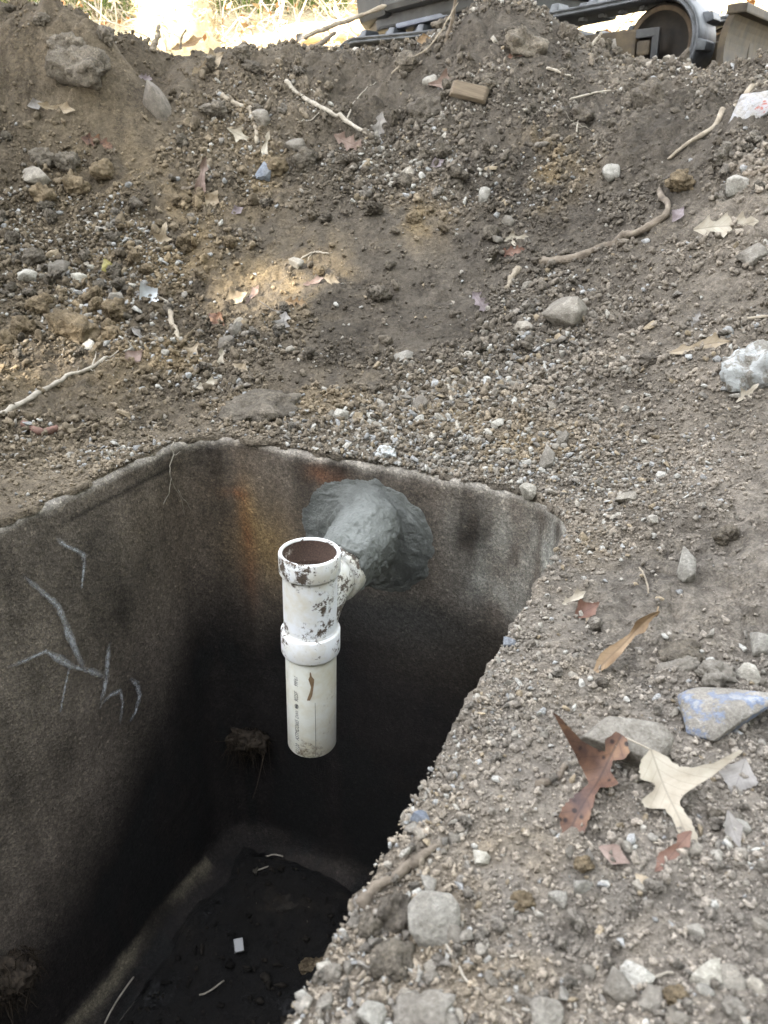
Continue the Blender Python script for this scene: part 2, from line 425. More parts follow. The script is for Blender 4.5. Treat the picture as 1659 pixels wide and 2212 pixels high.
# wider ground and the sunlit slope behind
M_far = NT('straw_ground')
P_ = M_far.coord('Object'); n1 = M_far.noise(3.0, 6, 0.7, P_); n2 = M_far.noise(30.0, 4, 0.7, P_)
r1 = M_far.ramp(n1.outputs[0], [(0.3, (0.34, 0.28, 0.18)), (0.55, (0.55, 0.46, 0.30)), (0.75, (0.66, 0.58, 0.42))])
r2 = M_far.ramp(n2.outputs[0], [(0.3, (0.6, 0.58, 0.55)), (0.6, (1.1, 1.1, 1.1))])
M_far = M_far.set(M_far.mix(1.0, r1.outputs[0], r2.outputs[0], 'MULTIPLY'), 0.95, M_far.bump(n2.outputs[0], 0.8, 0.05), spec=0.15)
fx = np.concatenate([np.linspace(-200, -20, 13), np.linspace(-16, -3.4, 24), np.linspace(-2.9, 2.9, 30), np.linspace(3.4, 16, 24), np.linspace(20, 200, 13)])
fy = np.concatenate([np.linspace(-200, -12, 10), np.linspace(-8, -1.35, 12), np.linspace(-0.9, 5.3, 14), np.linspace(5.4, 16, 70), np.linspace(18, 60, 14), np.linspace(75, 300, 8)])
FX, FY = np.meshgrid(fx, fy)
hill = np.minimum(FY, 22)
FZ = far_h(FX, hill)
inside = (np.abs(FX) < 3.0) & (FY > -1.1) & (FY < 5.38)
idx = np.arange(FX.size).reshape(FX.shape)
q = np.stack([idx[:-1, :-1], idx[:-1, 1:], idx[1:, 1:], idx[1:, :-1]], -1).reshape(-1, 4)
q = q[~inside.ravel()[q].any(1)]
me = mesh_from('far_ground', np.stack([FX.ravel(), FY.ravel(), FZ.ravel()-0.012], 1), q)
obj('far_ground', me, M_far, kind='structure')
# ------------------------------------------------------------------ shade trees behind the photographer (they keep the sun off the pit)
M_bark = simple_noise_mat('bark', (0.06, 0.045, 0.035), (0.16, 0.125, 0.095), 14, 0.95, 0.8, 0.02, stretch=(1, 1, 0.25))
M_leafmass = simple_noise_mat('evergreen_foliage', (0.025, 0.045, 0.015), (0.07, 0.10, 0.035), 3, 0.8, 0.3, 0.05)
def shade_tree(x, y, h, r, seed, label):
    t = empty('unseen_evergreen', (x, y, 1.0), label, 'tree', 'shade trees behind the photographer')
    m = MB(); m.tube([(0, 0, -0.2), (0.05, 0, h*0.4), (0, 0.05, h*0.95)], [0.28, 0.2, 0.04], 10)
    obj('trunk', m.mesh('trunk', True), M_bark, t)
    g = np.random.default_rng(seed)
    bm = bmesh.new(); bmesh.ops.create_icosphere(bm, subdivisions=5, radius=1.0)
    V = np.array([v.co[:] for v in bm.verts]); F = np.array([[v.index for v in f.verts] for f in bm.faces]); bm.free()
    d = 1+0.16*fbm(V[:, 0]*3+seed, V[:, 1]*3, V[:, 2]*3, 4)
    core = V*d[:, None]*np.array([r*0.86, r*0.86, h*0.46])+np.array([0, 0, h*0.54])
    n = 3000
    u = g.normal(size=(n, 3)); u /= np.linalg.norm(u, axis=1)[:, None]
    c = u*g.uniform(0.84, 1.06, (n, 1))*np.array([r, r, h*0.5])+np.array([0, 0, h*0.54])
    s = g.uniform(0.10, 0.26, (n, 1)); t1 = g.normal(size=(n, 3)); t1 /= np.linalg.norm(t1, axis=1)[:, None]; t2 = np.cross(t1, u); 
    lv = np.stack([c-t1*s, c+t2*s*0.6, c+t1*s], 1).reshape(-1, 3)
    wp = np.array([x, y, 1.0])
    def clear(p, f=1.0):
        ok = np.ones(len(p), bool)
        for g0, rad in GAPS:
            v = p+wp-g0[None]; al = v @ SUNV; ok &= np.linalg.norm(v-al[:, None]*SUNV[None], axis=1) > rad*f
        return ok
    F = F[clear(core[F].mean(1))]; lv = lv.reshape(-1, 3, 3); lv = lv[clear(lv.mean(1), 0.75)].reshape(-1, 3); n = len(lv)//3
    V2 = np.concatenate([core, lv]); F2 = np.concatenate([F, np.arange(n*3).reshape(-1, 3)+len(core)])
    obj('crown', mesh_from('crown', V2, F2, False), M_leafmass, t)
_tan = math.tan(SUN_EL)/SUN_DIR[1]
SUNV = np.array(_d)
GAPS = [(hit(690, 600, False), 0.165), (hit(40, 778, False), 0.16), (hit(1175, 366, False), 0.115), (hit(560, 640, False), 0.11)]  # crowns opened along these sun paths to throw sun patches on the dirt
SHADE_Y = 7.0
ORDT = ['first', 'second', 'third', 'fourth', 'fifth', 'sixth', 'seventh', 'eighth', 'ninth', 'tenth', 'eleventh']
for i, tx in enumerate(np.arange(-33.5, -11.0, 2.25)):
    ty = -14.0+1.2*math.sin(i*2.3)
    hh = 0.2+(SHADE_Y-ty)*_tan + 0.5*math.sin(i*1.7)
    shade_tree(tx, ty, hh, 2.3, 100+i, ORDT[i]+' evergreen from the left in the tall row behind the photographer')

for i, (tx, ty, hh, rr) in enumerate([(13, -6, 13, 3.0), (15, -1, 14, 3.2), (14.5, 4, 13, 3.0), (10, -11, 14, 3.2), (4, -14, 14, 3.2), (-3, -15, 15, 3.4), (-9, -14, 15, 3.0), (-16, 0, 12, 2.8), (-15.5, 5, 11, 2.8)]):  # ring added out of view to block low sky and deepen shade
    shade_tree(tx, ty, hh, rr, 300+i, ORDT[i]+' evergreen in the unseen ring added to block low sky')

# ------------------------------------------------------------------ concrete septic tank
tank = empty('septic_tank', (0, 0, 0), 'open concrete septic tank with rounded corners sunk in the dirt', 'septic tank')
tank.rotation_euler = (0, 0, -TA)
def outline(n_per=90):
    P = []
    def arc(ca, cb, r, a0, a1, k):
        for t in np.linspace(a0, a1, k, endpoint=False): P.append((ca+r*math.cos(t), cb+r*math.sin(t)))
    def line(p, q, k):
        for t in np.linspace(0, 1, k, endpoint=False): P.append((p[0]+(q[0]-p[0])*t, p[1]+(q[1]-p[1])*t))
    bl, br, fr, fl = RAD['bl'], RAD['br'], RAD['fr'], RAD['fl']
    line((A1, B0+fr), (A1, B1-br), 150); arc(A1-br, B1-br, br, 0, math.pi/2, 40)
    line((A1-br, B1), (A0+bl, B1), 90); arc(A0+bl, B1-bl, bl, math.pi/2, math.pi, 30)
    line((A0, B1-bl), (A0, B0+fl), 180); arc(A0+fl, B0+fl, fl, math.pi, 1.5*math.pi, 16)
    line((A0+fl, B0), (A1-fr, B0), 50); arc(A1-fr, B0+fr, fr, 1.5*math.pi, 2*math.pi, 16)
    return np.array(P)
O = outline(); nO = len(O)
T_ = np.roll(O, -1, 0)-np.roll(O, 1, 0); T_ /= np.linalg.norm(T_, axis=1)[:, None]
NIN = np.stack([-T_[:, 1], T_[:, 0]], 1)                       # points into the tank
DEPTH = 1.50
prof = [(-0.075, -0.9), (-0.075, -0.2), (-0.073, -0.012), (-0.055, 0.0), (-0.02, 0.002), (-0.006, -0.002), (0.0, -0.010)]
zz = list(np.arange(-0.022, -DEPTH+0.095, -0.0125))
prof += [(0.0, z) for z in zz]
for t in np.linspace(0, 1, 14): prof.append((0.095*(1-math.cos(t*math.pi/2)), -DEPTH+0.085*(1-math.sin(t*math.pi/2))))
rows = []
for off, z in prof:
    p = O+NIN*off
    k = np.ones(nO)
    if off <= 0.001 and z > -0.04 and off > -0.07:
        p = p+NIN*(0.006*fbm(O[:, 0]*9, O[:, 1]*9, 2.0, 3))[:, None]
        zj = z+0.010*fbm(O[:, 0]*5+3, O[:, 1]*5, 5.0, 4)
    else: zj = np.full(nO, z)
    if off >= -0.001 and z < -0.004:
        rgh = 0.004*fbm(O[:, 0]*4, O[:, 1]*4, z*4, 3)+0.0020*fbm(O[:, 0]*45, O[:, 1]*45, z*45, 2)
        p = p+NIN*rgh[:, None]
    rows.append(np.column_stack([p, zj]))
V = np.concatenate(rows); nr = len(rows)
i0 = np.arange(nr-1)[:, None]*nO+np.arange(nO)[None]; i1 = np.arange(nr-1)[:, None]*nO+((np.arange(nO)+1) % nO)[None]
Fq = np.stack([i0, i1, i1+nO, i0+nO], -1).reshape(-1, 4)[:, ::-1]
me = mesh_from('tank_wall', V, Fq)
a_, b_, z_ = V[:, 0], V[:, 1], V[:, 2]
nA = fbm(a_*6, b_*6, z_*6, 4); nB = fbm(a_*22, b_*22, z_*8, 3); nS = fbm(a_*18, b_*18, z_*1.6, 3)
col = np.array([0.098, 0.084, 0.071])*(1+0.35*fbm(a_*2.5, b_*2.5, z_*2.5+4, 3)+0.55*nA+0.25*nB+0.45*nS)[:, None]
on_back = sstep(B1-0.12, B1-0.02, b_); on_left = sstep(A0+0.05, A0+0.01, a_)
rimc = sstep(-0.030, -0.002, z_+0.012*nB)[:, None]
col = col*(1-rimc)+np.array([0.27, 0.25, 0.225])*(1+0.3*nB)[:, None]*rimc
# stain below the old water line, with pit shade painted in: black on the back wall, higher towards the far corner on the side wall
zl = np.interp(b_, [0.3, 0.77, 1.02, 1.35, 1.52, 1.6], [-1.15, -0.98, -0.86, -0.58, -0.40, -0.335])
ob_ = sstep(B1-0.30, B1-0.005, b_)*sstep(A0-0.01, A0+0.16, a_)
zl = (zl+0.12)*(1-ob_)+np.interp(a_, [-1.34, -1.1, -0.75, -0.3], [-0.37, -0.40, -0.34, -0.335])*ob_
wid = 0.42-0.34*sstep(-1.25, -0.95, a_)*on_back
dk = sstep(0, 1, (zl-z_+0.05*nA+0.03*nB)/wid)[:, None]
blk = np.array([0.013, 0.0115, 0.0112])*(1+0.6*nA+0.6*nS)[:, None]
brn = np.array([0.042, 0.034, 0.027])*(1+0.4*nA)[:, None]
upb = sstep(-0.75, -0.38, z_)[:, None]*on_back[:, None]*sstep(-1.0, -0.55, a_)[:, None]
blk = blk*(1-upb)+brn*upb
col = col*(1-dk)+blk*dk
def spot(sa, sz, ra, rz): return np.exp(-((a_-sa)/ra)**2-((z_-sz)/rz)**2)*on_back
rust = np.clip((spot(-1.205, -0.32, 0.030, 0.15)*0.8+spot(-1.235, -0.16, 0.03, 0.015)+spot(-0.93, -0.06, 0.05, 0.03)*0.8)*(0.75+0.9*nB), 0, 1)[:, None]
och = np.clip(spot(-1.13, -0.30, 0.10, 0.15)*(0.9+0.8*nA)+spot(-1.19, -0.2, 0.03, 0.08)*0.7, 0, 1)[:, None]
crn = np.clip(np.exp(-((a_+1.30)/0.22)**2-((b_-1.55)/0.30)**2)*sstep(-0.7, -0.1, z_)*(0.7+0.9*nA), 0, 1)[:, None]
col = col*(1-0.55*crn)+np.array([0.085, 0.064, 0.045])*0.55*crn
col = col*(1-0.8*och)+np.array([0.21, 0.145, 0.068])*0.8*och
col = col*(1-0.8*rust)+np.array([0.20, 0.075, 0.030])*0.8*rust
eff = np.clip((0.45*np.exp(-((z_+0.16)/0.14)**2)*sstep(-0.66, -0.5, a_)+np.exp(-((z_+0.285)/0.05)**2)*sstep(-0.62, -0.36, a_)+0.6*np.exp(-((z_+0.14)/0.16)**2)*sstep(-0.42, -0.31, a_))*sstep(0.8, 1.3, b_)*(0.6+1.3*nB), 0, 1)[:, None]
col = col*(1-0.6*eff)+np.array([0.36, 0.37, 0.345])*0.6*eff
wet = np.clip(np.exp(-((a_+0.70)/0.22)**2-((z_+0.42)/0.10)**2)*on_back, 0, 1)[:, None]
col = col*(1-0.5*wet)+np.array([0.055, 0.060, 0.062])*0.5*wet
# pale cove at the foot of the wall
cove = (sstep(-DEPTH+0.080, -DEPTH+0.055, z_+0.03*nA+0.02*nB)*sstep(-DEPTH+0.012, -DEPTH+0.05, z_+0.015*nB))[:, None]*(np.clip(0.55+1.3*nA, 0.1, 1)*np.where(b_ > B1-0.2, 0.05, 1.0)*sstep(-0.9, -1.0, np.where(b_ > B1-0.2, -2, a_)))[:, None]
col = col*(1-cove)+np.array([0.125, 0.112, 0.083])*cove
# a darker joint line under the rim on the left
crk = on_left*np.exp(-((z_+0.060+0.01*nA)/0.006)**2)*sstep(1.0, 1.2, b_)*sstep(1.55, 1.45, b_)
col = col*(1-0.75*crk[:, None])
set_col(me, np.clip(col, 0.012, 0.8))
N = NT('old_concrete')
vc = N.t.nodes.new('ShaderNodeVertexColor'); vc.layer_name = 'col'; P_ = N.coord('Object')
n1 = N.noise(70, 5, 0.8, P_); n2 = N.noise(300, 3, 0.7, P_)
vo = N.t.nodes.new('ShaderNodeTexVoronoi'); vo.inputs['Scale'].default_value = 170; N.l(P_, vo.inputs['Vector'])
r1 = N.ramp(n1.outputs[0], [(0.30, (0.58, 0.57, 0.56)), (0.5, (0.96, 0.96, 0.96)), (0.70, (1.4, 1.38, 1.34))])
bw = N.t.nodes.new('ShaderNodeRGBToBW'); N.l(vo.outputs['Color'], bw.inputs[0]); rv = N.ramp(bw.outputs[0], [(0.2, (0.74, 0.73, 0.72)), (0.55, (1, 1, 1)), (0.85, (1.25, 1.24, 1.2)), (0.96, (1.8, 1.77, 1.7))])
r2 = N.ramp(n2.outputs[0], [(0.35, (0.72, 0.72, 0.72)), (0.65, (1.4, 1.38, 1.34))])
c = N.mix(1.0, vc.outputs[0], r1.outputs[0], 'MULTIPLY'); c = N.mix(1.0, c, r2.outputs[0], 'MULTIPLY'); c = N.mix(0.85, c, rv.outputs[0], 'MULTIPLY')
h = math_node(N, 'ADD', n1.outputs[0], math_node(N, 'MULTIPLY', vo.outputs['Distance'], 0.5))
M_conc = N.set(c, 0.92, N.bump(h, 0.55, 0.005), spec=0.25)
obj('tank_wall', me, M_conc, tank)

# sludge left on the floor
N = NT('wet_sludge'); P_ = N.coord('Object')
n1 = N.noise(7, 6, 0.7, P_); n2 = N.noise(60, 4, 0.7, P_)
r1 = N.ramp(n1.outputs[0], [(0.35, (0.0022, 0.002, 0.002)), (0.6, (0.0062, 0.005, 0.004)), (0.8, (0.026, 0.020, 0.0135))])
rr = N.ramp(n1.outputs[0], [(0.34, (0.35, 0.35, 0.35)), (0.42, (0.95, 0.95, 0.95))])
M_sludge = N.set(r1.outputs[0], rr.outputs[0], N.bump(math_node(N, 'ADD', n1.outputs[0], math_node(N, 'MULTIPLY', n2.outputs[0], 0.5)), 0.8, 0.02), spec=0.4)
ga, gb = np.meshgrid(np.linspace(A0+0.07, A1-0.02, 120), np.linspace(B0+0.05, B1-0.07, 230))
gz = -DEPTH+0.020+0.060*np.clip(fbm(ga*4, gb*4, 8.0, 4), -0.15, 1)+0.022*np.abs(fbm(ga*18, gb*18, 9.0, 4))
ed = np.minimum.reduce([ga-(A0+0.07), gb-(B0+0.05), (A1-0.02)-ga, (B1-0.07)-gb]); gz = gz-0.03*sstep(0.05, 0.0, ed)
idx = np.arange(ga.size).reshape(ga.shape)
q = np.stack([idx[:-1, :-1], idx[:-1, 1:], idx[1:, 1:], idx[1:, :-1]], -1).reshape(-1, 4)
o = obj('tank_floor', mesh_from('tank_floor', np.stack([ga.ravel(), gb.ravel(), gz.ravel()], 1), q), M_sludge, tank)
o['label'] = 'black wet sludge on the tank floor'

# chalky scribbles on the left wall
N = NT('chalk'); P_ = N.coord('Object')
n1 = N.noise(120, 5, 0.8, P_); n2 = N.noise(25, 3, 0.6, P_)
mask = N.ramp(math_node(N, 'ADD', math_node(N, 'MULTIPLY', n1.outputs[0], 0.7), math_node(N, 'MULTIPLY', n2.outputs[0], 0.4)), [(0.36, (0, 0, 0)), (0.60, (0.95, 0.95, 0.95))])
vcx = N.t.nodes.new('ShaderNodeVertexColor'); vcx.layer_name = 'edge'
N.l(math_node(N, 'MULTIPLY', mask.outputs[0], vcx.outputs[0]), N.b.inputs['Alpha'])
M_chalk = N.set((0.50, 0.52, 0.55), 0.95, spec=0.1)
def wall_left(px, py):
    r = ray(px, py); ra = r[0]*E1[0]+r[1]*E1[1]; t = A0/ra; rb = (r[0]*E2[0]+r[1]*E2[1])*t
    return rb, CAM[2]+r[2]*t
MARKS = [([(115,1160),(140,1178),(175,1195),(180,1208)], 6.5), ([(179,1196),(176,1235),(172,1272)], 4.0), ([(45,1240),(90,1280),(122,1308),(140,1355),(160,1405),(182,1450)], 7.5),
         ([(12,1440),(50,1425),(95,1405),(150,1437),(190,1447),(228,1462)], 6.5), ([(233,1385),(228,1430),(226,1465),(212,1530)], 6.0), ([(212,1522),(235,1500),(256,1490),(262,1515),(255,1562)], 5.0),
         ([(276,1463),(292,1475),(298,1500),(290,1535),(276,1560)], 6.0), ([(146,1440),(135,1490),(126,1540)], 4.5)]
for pl, wpx in MARKS:
    q_ = np.array([wall_left(*p) for p in pl]); t = np.linspace(0, len(q_)-1, 26)
    cb = np.interp(t, range(len(q_)), q_[:, 0]); cz = np.interp(t, range(len(q_)), q_[:, 1])
    d = np.gradient(np.stack([cb, cz], 1), axis=0); d /= np.linalg.norm(d, axis=1)[:, None]
    hw = wpx/FPX*1.9*(0.8+0.35*noise(t*1.3+wpx, wpx*3.1))*np.minimum(1, np.minimum(np.arange(26)+1.5, 27.5-np.arange(26))/4)
    hw = hw*1.45; q5 = np.array([-1, -0.55, 0, 0.55, 1.0])
    jit = 1+0.35*noise(np.arange(26)[:, None]*1.7+wpx, q5[None]*2.3)
    V = np.stack([np.full((26, 5), A0+0.0065), cb[:, None]-d[:, 1:2]*hw[:, None]*q5*jit, cz[:, None]+d[:, 0:1]*hw[:, None]*q5*jit], -1).reshape(-1, 3)
    F = np.array([[5*i+k, 5*i+k+1, 5*i+k+6, 5*i+k+5] for i in range(25) for k in range(4)])
    fade = np.minimum(1, np.minimum(np.arange(26)+0.5, 25.5-np.arange(26))/6.0)*(0.75+0.4*noise(np.arange(26)*0.6+wpx, 4.4))
    me = mesh_from('chalk_mark', V, F); set_col(me, np.repeat(((1-np.abs(q5))[None]**0.8*fade[:, None]).reshape(-1, 1).clip(0, 1), 3, 1), 'edge')
    obj('chalk_mark', me, M_chalk, tank)

# ------------------------------------------------------------------ mortar round the pipe
PA, PB = -0.751, 1.213                                       # pipe axis in the tank frame
BZ = -0.158                                                  # height of the branch
def mortar():
    prof = [(0.058, 0.268), (0.064, 0.268), (0.073, 0.252), (0.078, 0.21), (0.083, 0.175), (0.089, 0.14), (0.095, 0.108), (0.103, 0.080), (0.113, 0.057), (0.124, 0.040), (0.136, 0.028), (0.147, 0.019), (0.157, 0.012), (0.167, 0.0075), (0.178, 0.004), (0.190, 0.0025), (0.202, 0.000), (0.215, -0.008)]
    # resample finely
    prof = np.array(prof); s = np.concatenate([[0], np.cumsum(np.hypot(*np.diff(prof, axis=0).T))]); S = np.linspace(0, s[-1], 110)
    r = np.interp(S, s, prof[:, 0]); wv = np.interp(S, s, prof[:, 1]); nth = 220
    th = np.linspace(0, 2*math.pi, nth, endpoint=False)
    R, TH = np.meshgrid(r, th, indexing='ij'); Wv = np.repeat(wv[:, None], nth, 1); SS = np.repeat(S[:, None], nth, 1)
    ct, st = np.cos(TH), np.sin(TH)
    flat = sstep(0.095, 0.16, R)
    ext = 1+sstep(0.12, 0.20, R)*(0.20*fbm(ct*1.5, st*1.5, 1.0, 3)+0.06*ct*0+0.10*np.clip(-st, 0, 1)*0.3)
    sag = (1-flat)*0.012*fbm(ct*1.2+5, st*1.2, SS*5, 3)
    ang = np.mod(TH+0.6, 2*math.pi)
    ph = SS*26+1.1*np.sin(ang*1.0)+1.5*fbm(ct*1.6, st*1.6, SS*6, 3)
    saw = ph-np.floor(ph); saw = np.where(saw < 0.8, saw/0.8, (1-saw)/0.2)
    swirl = 0.0065*saw*sstep(-0.15, 0.35, fbm(ct*2.2+4, st*2.2, SS*9, 3)+0.1)*sstep(0.205, 0.16, R)
    lum = 0.0060*fbm(R*ct*11+3, R*st*11, Wv*11, 5, 0.65)
    shift = sstep(0.07, 0.20, R); oa, oz = -0.070*shift, -0.050*shift
    fdir = 0.15+0.85*sstep(-0.55, 0.75, st*0.8-ct*0.5); fdir = fdir+(1-fdir)*sstep(0.125, 0.17, R); R = 0.068+(R-0.068)*np.where(R > 0.068, fdir, 1.0)
    sq = 1+shift*(-0.04*np.abs(ct)**2-0.22*np.abs(st)**2)
    x = PA+oa+(R*ext*sq+sag+swirl*(1-flat)+lum*(1-flat)*1.5)*ct; z = BZ+oz+(R*ext*sq+sag+swirl*(1-flat)+lum*(1-flat)*1.5)*st
    y = B1-(Wv+swirl*flat+lum*flat*1.6+0.004*fbm(ct*3, st*3, 6.0, 2)*(1-flat))
    V = np.stack([x.ravel(), y.ravel(), z.ravel()], 1)
    idx = np.arange(R.size).reshape(R.shape); nx = np.roll(idx, -1, 1)
    q = np.stack([idx[:-1], nx[:-1], nx[1:], idx[1:]], -1).reshape(-1, 4)
    me = mesh_from('mortar_patch', V, q); set_col(me, np.stack([(R*ct).ravel()*1.0, (R*st).ravel(), SS.ravel()], 1)); th_ = (0.66+0.30*(1-sstep(0.08, 0.19, R))+0.25*fbm(R*ct*14, R*st*14, 5.0, 3)).clip(0.3, 1.2); set_col(me, np.repeat(th_.reshape(-1, 1), 3, 1), 'damp'); return me
N = NT('wet_mortar'); P_ = N.coord('Object')
n1 = N.noise(26, 5, 0.65, P_); n2 = N.noise(160, 4, 0.7, P_)
r1 = N.ramp(n1.outputs[0], [(0.25, (0.115, 0.121, 0.112)), (0.5, (0.155, 0.163, 0.152)), (0.78, (0.215, 0.224, 0.212))])
vc = N.t.nodes.new('ShaderNodeVertexColor'); vc.layer_name = 'col'
sx = N.t.nodes.new('ShaderNodeSeparateColor'); N.l(vc.outputs[0], sx.inputs[0])
cb3 = N.t.nodes.new('ShaderNodeCombineXYZ')
N.l(math_node(N, 'MULTIPLY', sx.outputs[2], 5.0), cb3.inputs[2]); N.l(math_node(N, 'MULTIPLY', sx.outputs[0], 1.6), cb3.inputs[0]); N.l(math_node(N, 'MULTIPLY', sx.outputs[1], 1.6), cb3.inputs[1])
st_ = N.noise(13, 4, 0.55, cb3.outputs[0]); st_.inputs['Distortion'].default_value = 0.5
rs = N.ramp(st_.outputs[0], [(0.30, (0, 0, 0)), (0.46, (0.35, 0.35, 0.35)), (0.50, (0.8, 0.8, 0.8)), (0.53, (0.45, 0.45, 0.45)), (0.75, (1, 1, 1))])
vd = N.t.nodes.new('ShaderNodeVertexColor'); vd.layer_name = 'damp'
M_mortar = N.set(N.mix(1.0, r1.outputs[0], vd.outputs[0], 'MULTIPLY'), 0.62, N.bump(n2.outputs[0], 0.7, 0.006, N.bump(N.noise(55, 5, 0.7, N.coord('Object')).outputs[0], 0.8, 0.012, N.bump(rs.outputs[0], 0.3, 0.004))), spec=0.35)
obj('mortar_patch', mortar(), M_mortar, tank)['label'] = 'grey swirled mortar sealing the pipe into the back wall'

# ------------------------------------------------------------------ white plastic drain tee
def pvc_material(name, tint, dirt, lo, hi):
    N = NT(name); P_ = N.coord('Object')
    n1 = N.noise(7, 3, 0.6, P_); n2 = N.noise(85, 6, 0.8, P_); n3 = N.noise(300, 3, 0.7, P_)
    s_ = math_node(N, 'ADD', math_node(N, 'MULTIPLY', n1.outputs[0], 0.75), math_node(N, 'MULTIPLY', n2.outputs[0], 0.48))
    m = N.ramp(s_, [(lo, (0, 0, 0)), (hi, (1, 1, 1))])
    st = N.ramp(N.noise(12, 4, 0.7, P_).outputs[0], [(0.42, (1, 1, 1)), (0.72, (0.80, 0.73, 0.58))])
    base = N.mix(1.0, tint, st.outputs[0], 'MULTIPLY')
    d = N.ramp(n3.outputs[0], [(0.3, tuple(0.6*x for x in dirt)), (0.7, tuple(1.5*x for x in dirt))])
    c = N.mix(m.outputs[0], base, d.outputs[0])
    ro = N.ramp(m.outputs[0], [(0, (0.32, 0.32, 0.32)), (1, (0.95, 0.95, 0.95))])
    return N.set(c, ro.outputs[0], N.bump(s_, 0.12, 0.004), spec=0.4)
M_tee = pvc_material('dirty_white_plastic', (0.78, 0.80, 0.83), (0.085, 0.065, 0.05), 0.672, 0.705)
M_branch = pvc_material('mud_smeared_plastic', (0.60, 0.60, 0.575), (0.085, 0.068, 0.055), 0.60, 0.635)
M_pipe = pvc_material('aged_white_plastic', (0.76, 0.765, 0.70), (0.22, 0.18, 0.13), 0.68, 0.76)
M_inside = pvc_material('muddy_pipe_inside', (0.55, 0.50, 0.47), (0.07, 0.045, 0.035), 0.52, 0.58)
px_, py_ = to_xy(PA, PB)
tee = empty('drain_tee', (px_-0.0155, py_, -0.560), 'white plastic sanitary tee with a straight pipe below, mortared into the tank wall', 'drain pipe')
tee.rotation_euler = (Matrix.Rotation(0.030, 3, 'Y') @ Matrix.Rotation(-TA, 3, 'Z')).to_euler()
ZT = 0.560                                                   # local height 0 is the pipe's lower end
def lathe(pro, n=72, seg=None):
    th = np.linspace(0, 2*math.pi, n, endpoint=False); pro = np.array(pro); m = len(pro)
    V = np.stack([pro[:, 0][:, None]*np.cos(th), pro[:, 0][:, None]*np.sin(th), np.repeat(pro[:, 1][:, None], n, 1)], -1).reshape(-1, 3)
    idx = np.arange(m*n).reshape(m, n); nx = np.roll(idx, -1, 1)
    return V, np.stack([idx[:-1], nx[:-1], nx[1:], idx[1:]], -1).reshape(-1, 4)
def zl(z): return z+ZT
rH, rB, rP = 0.0655, 0.0585, 0.0572
# top hub: outer wall, rounded lip, socket and bore
V, F = lathe([(rB, zl(-0.098)), (rB+0.001, zl(-0.0945)), (rH-0.004, zl(-0.0935)), (rH-0.001, zl(-0.0925)), (rH, zl(-0.090)), (rH, zl(-0.050)), (rH-0.001, zl(-0.0475)), (rH-0.003, zl(-0.0465)), (rH-0.0065, zl(-0.0465)), (rH-0.0078, zl(-0.048)), (rH-0.0082, zl(-0.052))])
obj('top_hub', mesh_from('top_hub', V, F), M_tee, tee)
V, F = lathe([(rH-0.0082, zl(-0.0515)), (rH-0.0086, zl(-0.094)), (0.0530, zl(-0.0965)), (0.0525, zl(-0.10)), (0.0525, zl(-0.29))])
obj('bore', mesh_from('bore', V, F), M_inside, tee)
# body with the sweeping branch
Vb, Fb = lathe([(rB, zl(-0.092)), (rB, zl(-0.16)), (rB, zl(-0.238))])
parts_v = [Vb]; parts_f = [Fb]; nv = len(Vb)
cen = []; Rr = 0.118
for t in np.linspace(0, math.pi/2, 22): cen.append((Rr*(1-math.cos(t))-0.008, zl(BZ)-Rr+Rr*math.sin(t), t))
cen += [(Rr+0.0, zl(BZ), math.pi/2), (Rr+0.03, zl(BZ), math.pi/2)]
n = 56; th = np.linspace(0, 2*math.pi, n, endpoint=False); rowsv = []
for (y, z, t) in cen:
    rr = 0.0565
    rowsv.append(np.stack([rr*np.cos(th), y+rr*np.sin(th)*math.cos(t), z-rr*np.sin(th)*math.sin(t)], -1))
# reinforcing seam ring where branch meets the body
Vs = np.concatenate(rowsv); m = len(cen); idx = np.arange(m*n).reshape(m, n); nx = np.roll(idx, -1, 1)
Fs = np.stack([idx[:-1], nx[:-1], nx[1:], idx[1:]], -1).reshape(-1, 4)
obj('body', mesh_from('body', Vb, Fb), M_tee, tee)
obj('branch', mesh_from('branch', Vs, Fs), M_branch, tee)
def lathe_y(pro, z0, n=64):
    V, F = lathe(pro, n); return np.stack([V[:, 0], V[:, 2], V[:, 1]+z0], -1), F[:, ::-1]
V, F = lathe_y([(0.0570, 0.098), (0.0655, 0.100), (0.0662, 0.103), (0.0662, 0.140), (0.065, 0.143), (0.0595, 0.143), (0.0585, 0.139)], zl(BZ))
obj('branch_hub', mesh_from('branch_hub', V, F), M_branch, tee)
# lower hub
V, F = lathe([(rB, zl(-0.231)), (rB+0.0015, zl(-0.2335)), (rH-0.006, zl(-0.2345)), (rH-0.002, zl(-0.2360)), (rH, zl(-0.240)), (rH, zl(-0.290)), (rH-0.001, zl(-0.293)), (rH-0.003, zl(-0.294)), (rP+0.0008, zl(-0.294)), (rP, zl(-0.290))])
obj('lower_hub', mesh_from('lower_hub', V, F), M_tee, tee)
# straight pipe with a visible wall at the bottom
V, F = lathe([(rP, zl(-0.286)), (rP, zl(-0.4)), (rP, 0.002), (rP-0.001, 0.0), (0.0517, 0.0), (0.0512, 0.002), (0.0512, zl(-0.28))], 96)
pipe = obj('straight_pipe', mesh_from('straight_pipe', V, F), M_pipe, tee)
# seam of dark glue and dirt below the lower hub
V, F = lathe([(rP+0.0004, zl(-0.2935)), (rP+0.0016, zl(-0.2945)), (rP+0.0004, zl(-0.2965))])
obj('glue_line', mesh_from('glue_line', V, F), simple_noise_mat('glue_dirt', (0.03, 0.025, 0.02), (0.16, 0.14, 0.11), 60, 0.9), tee)
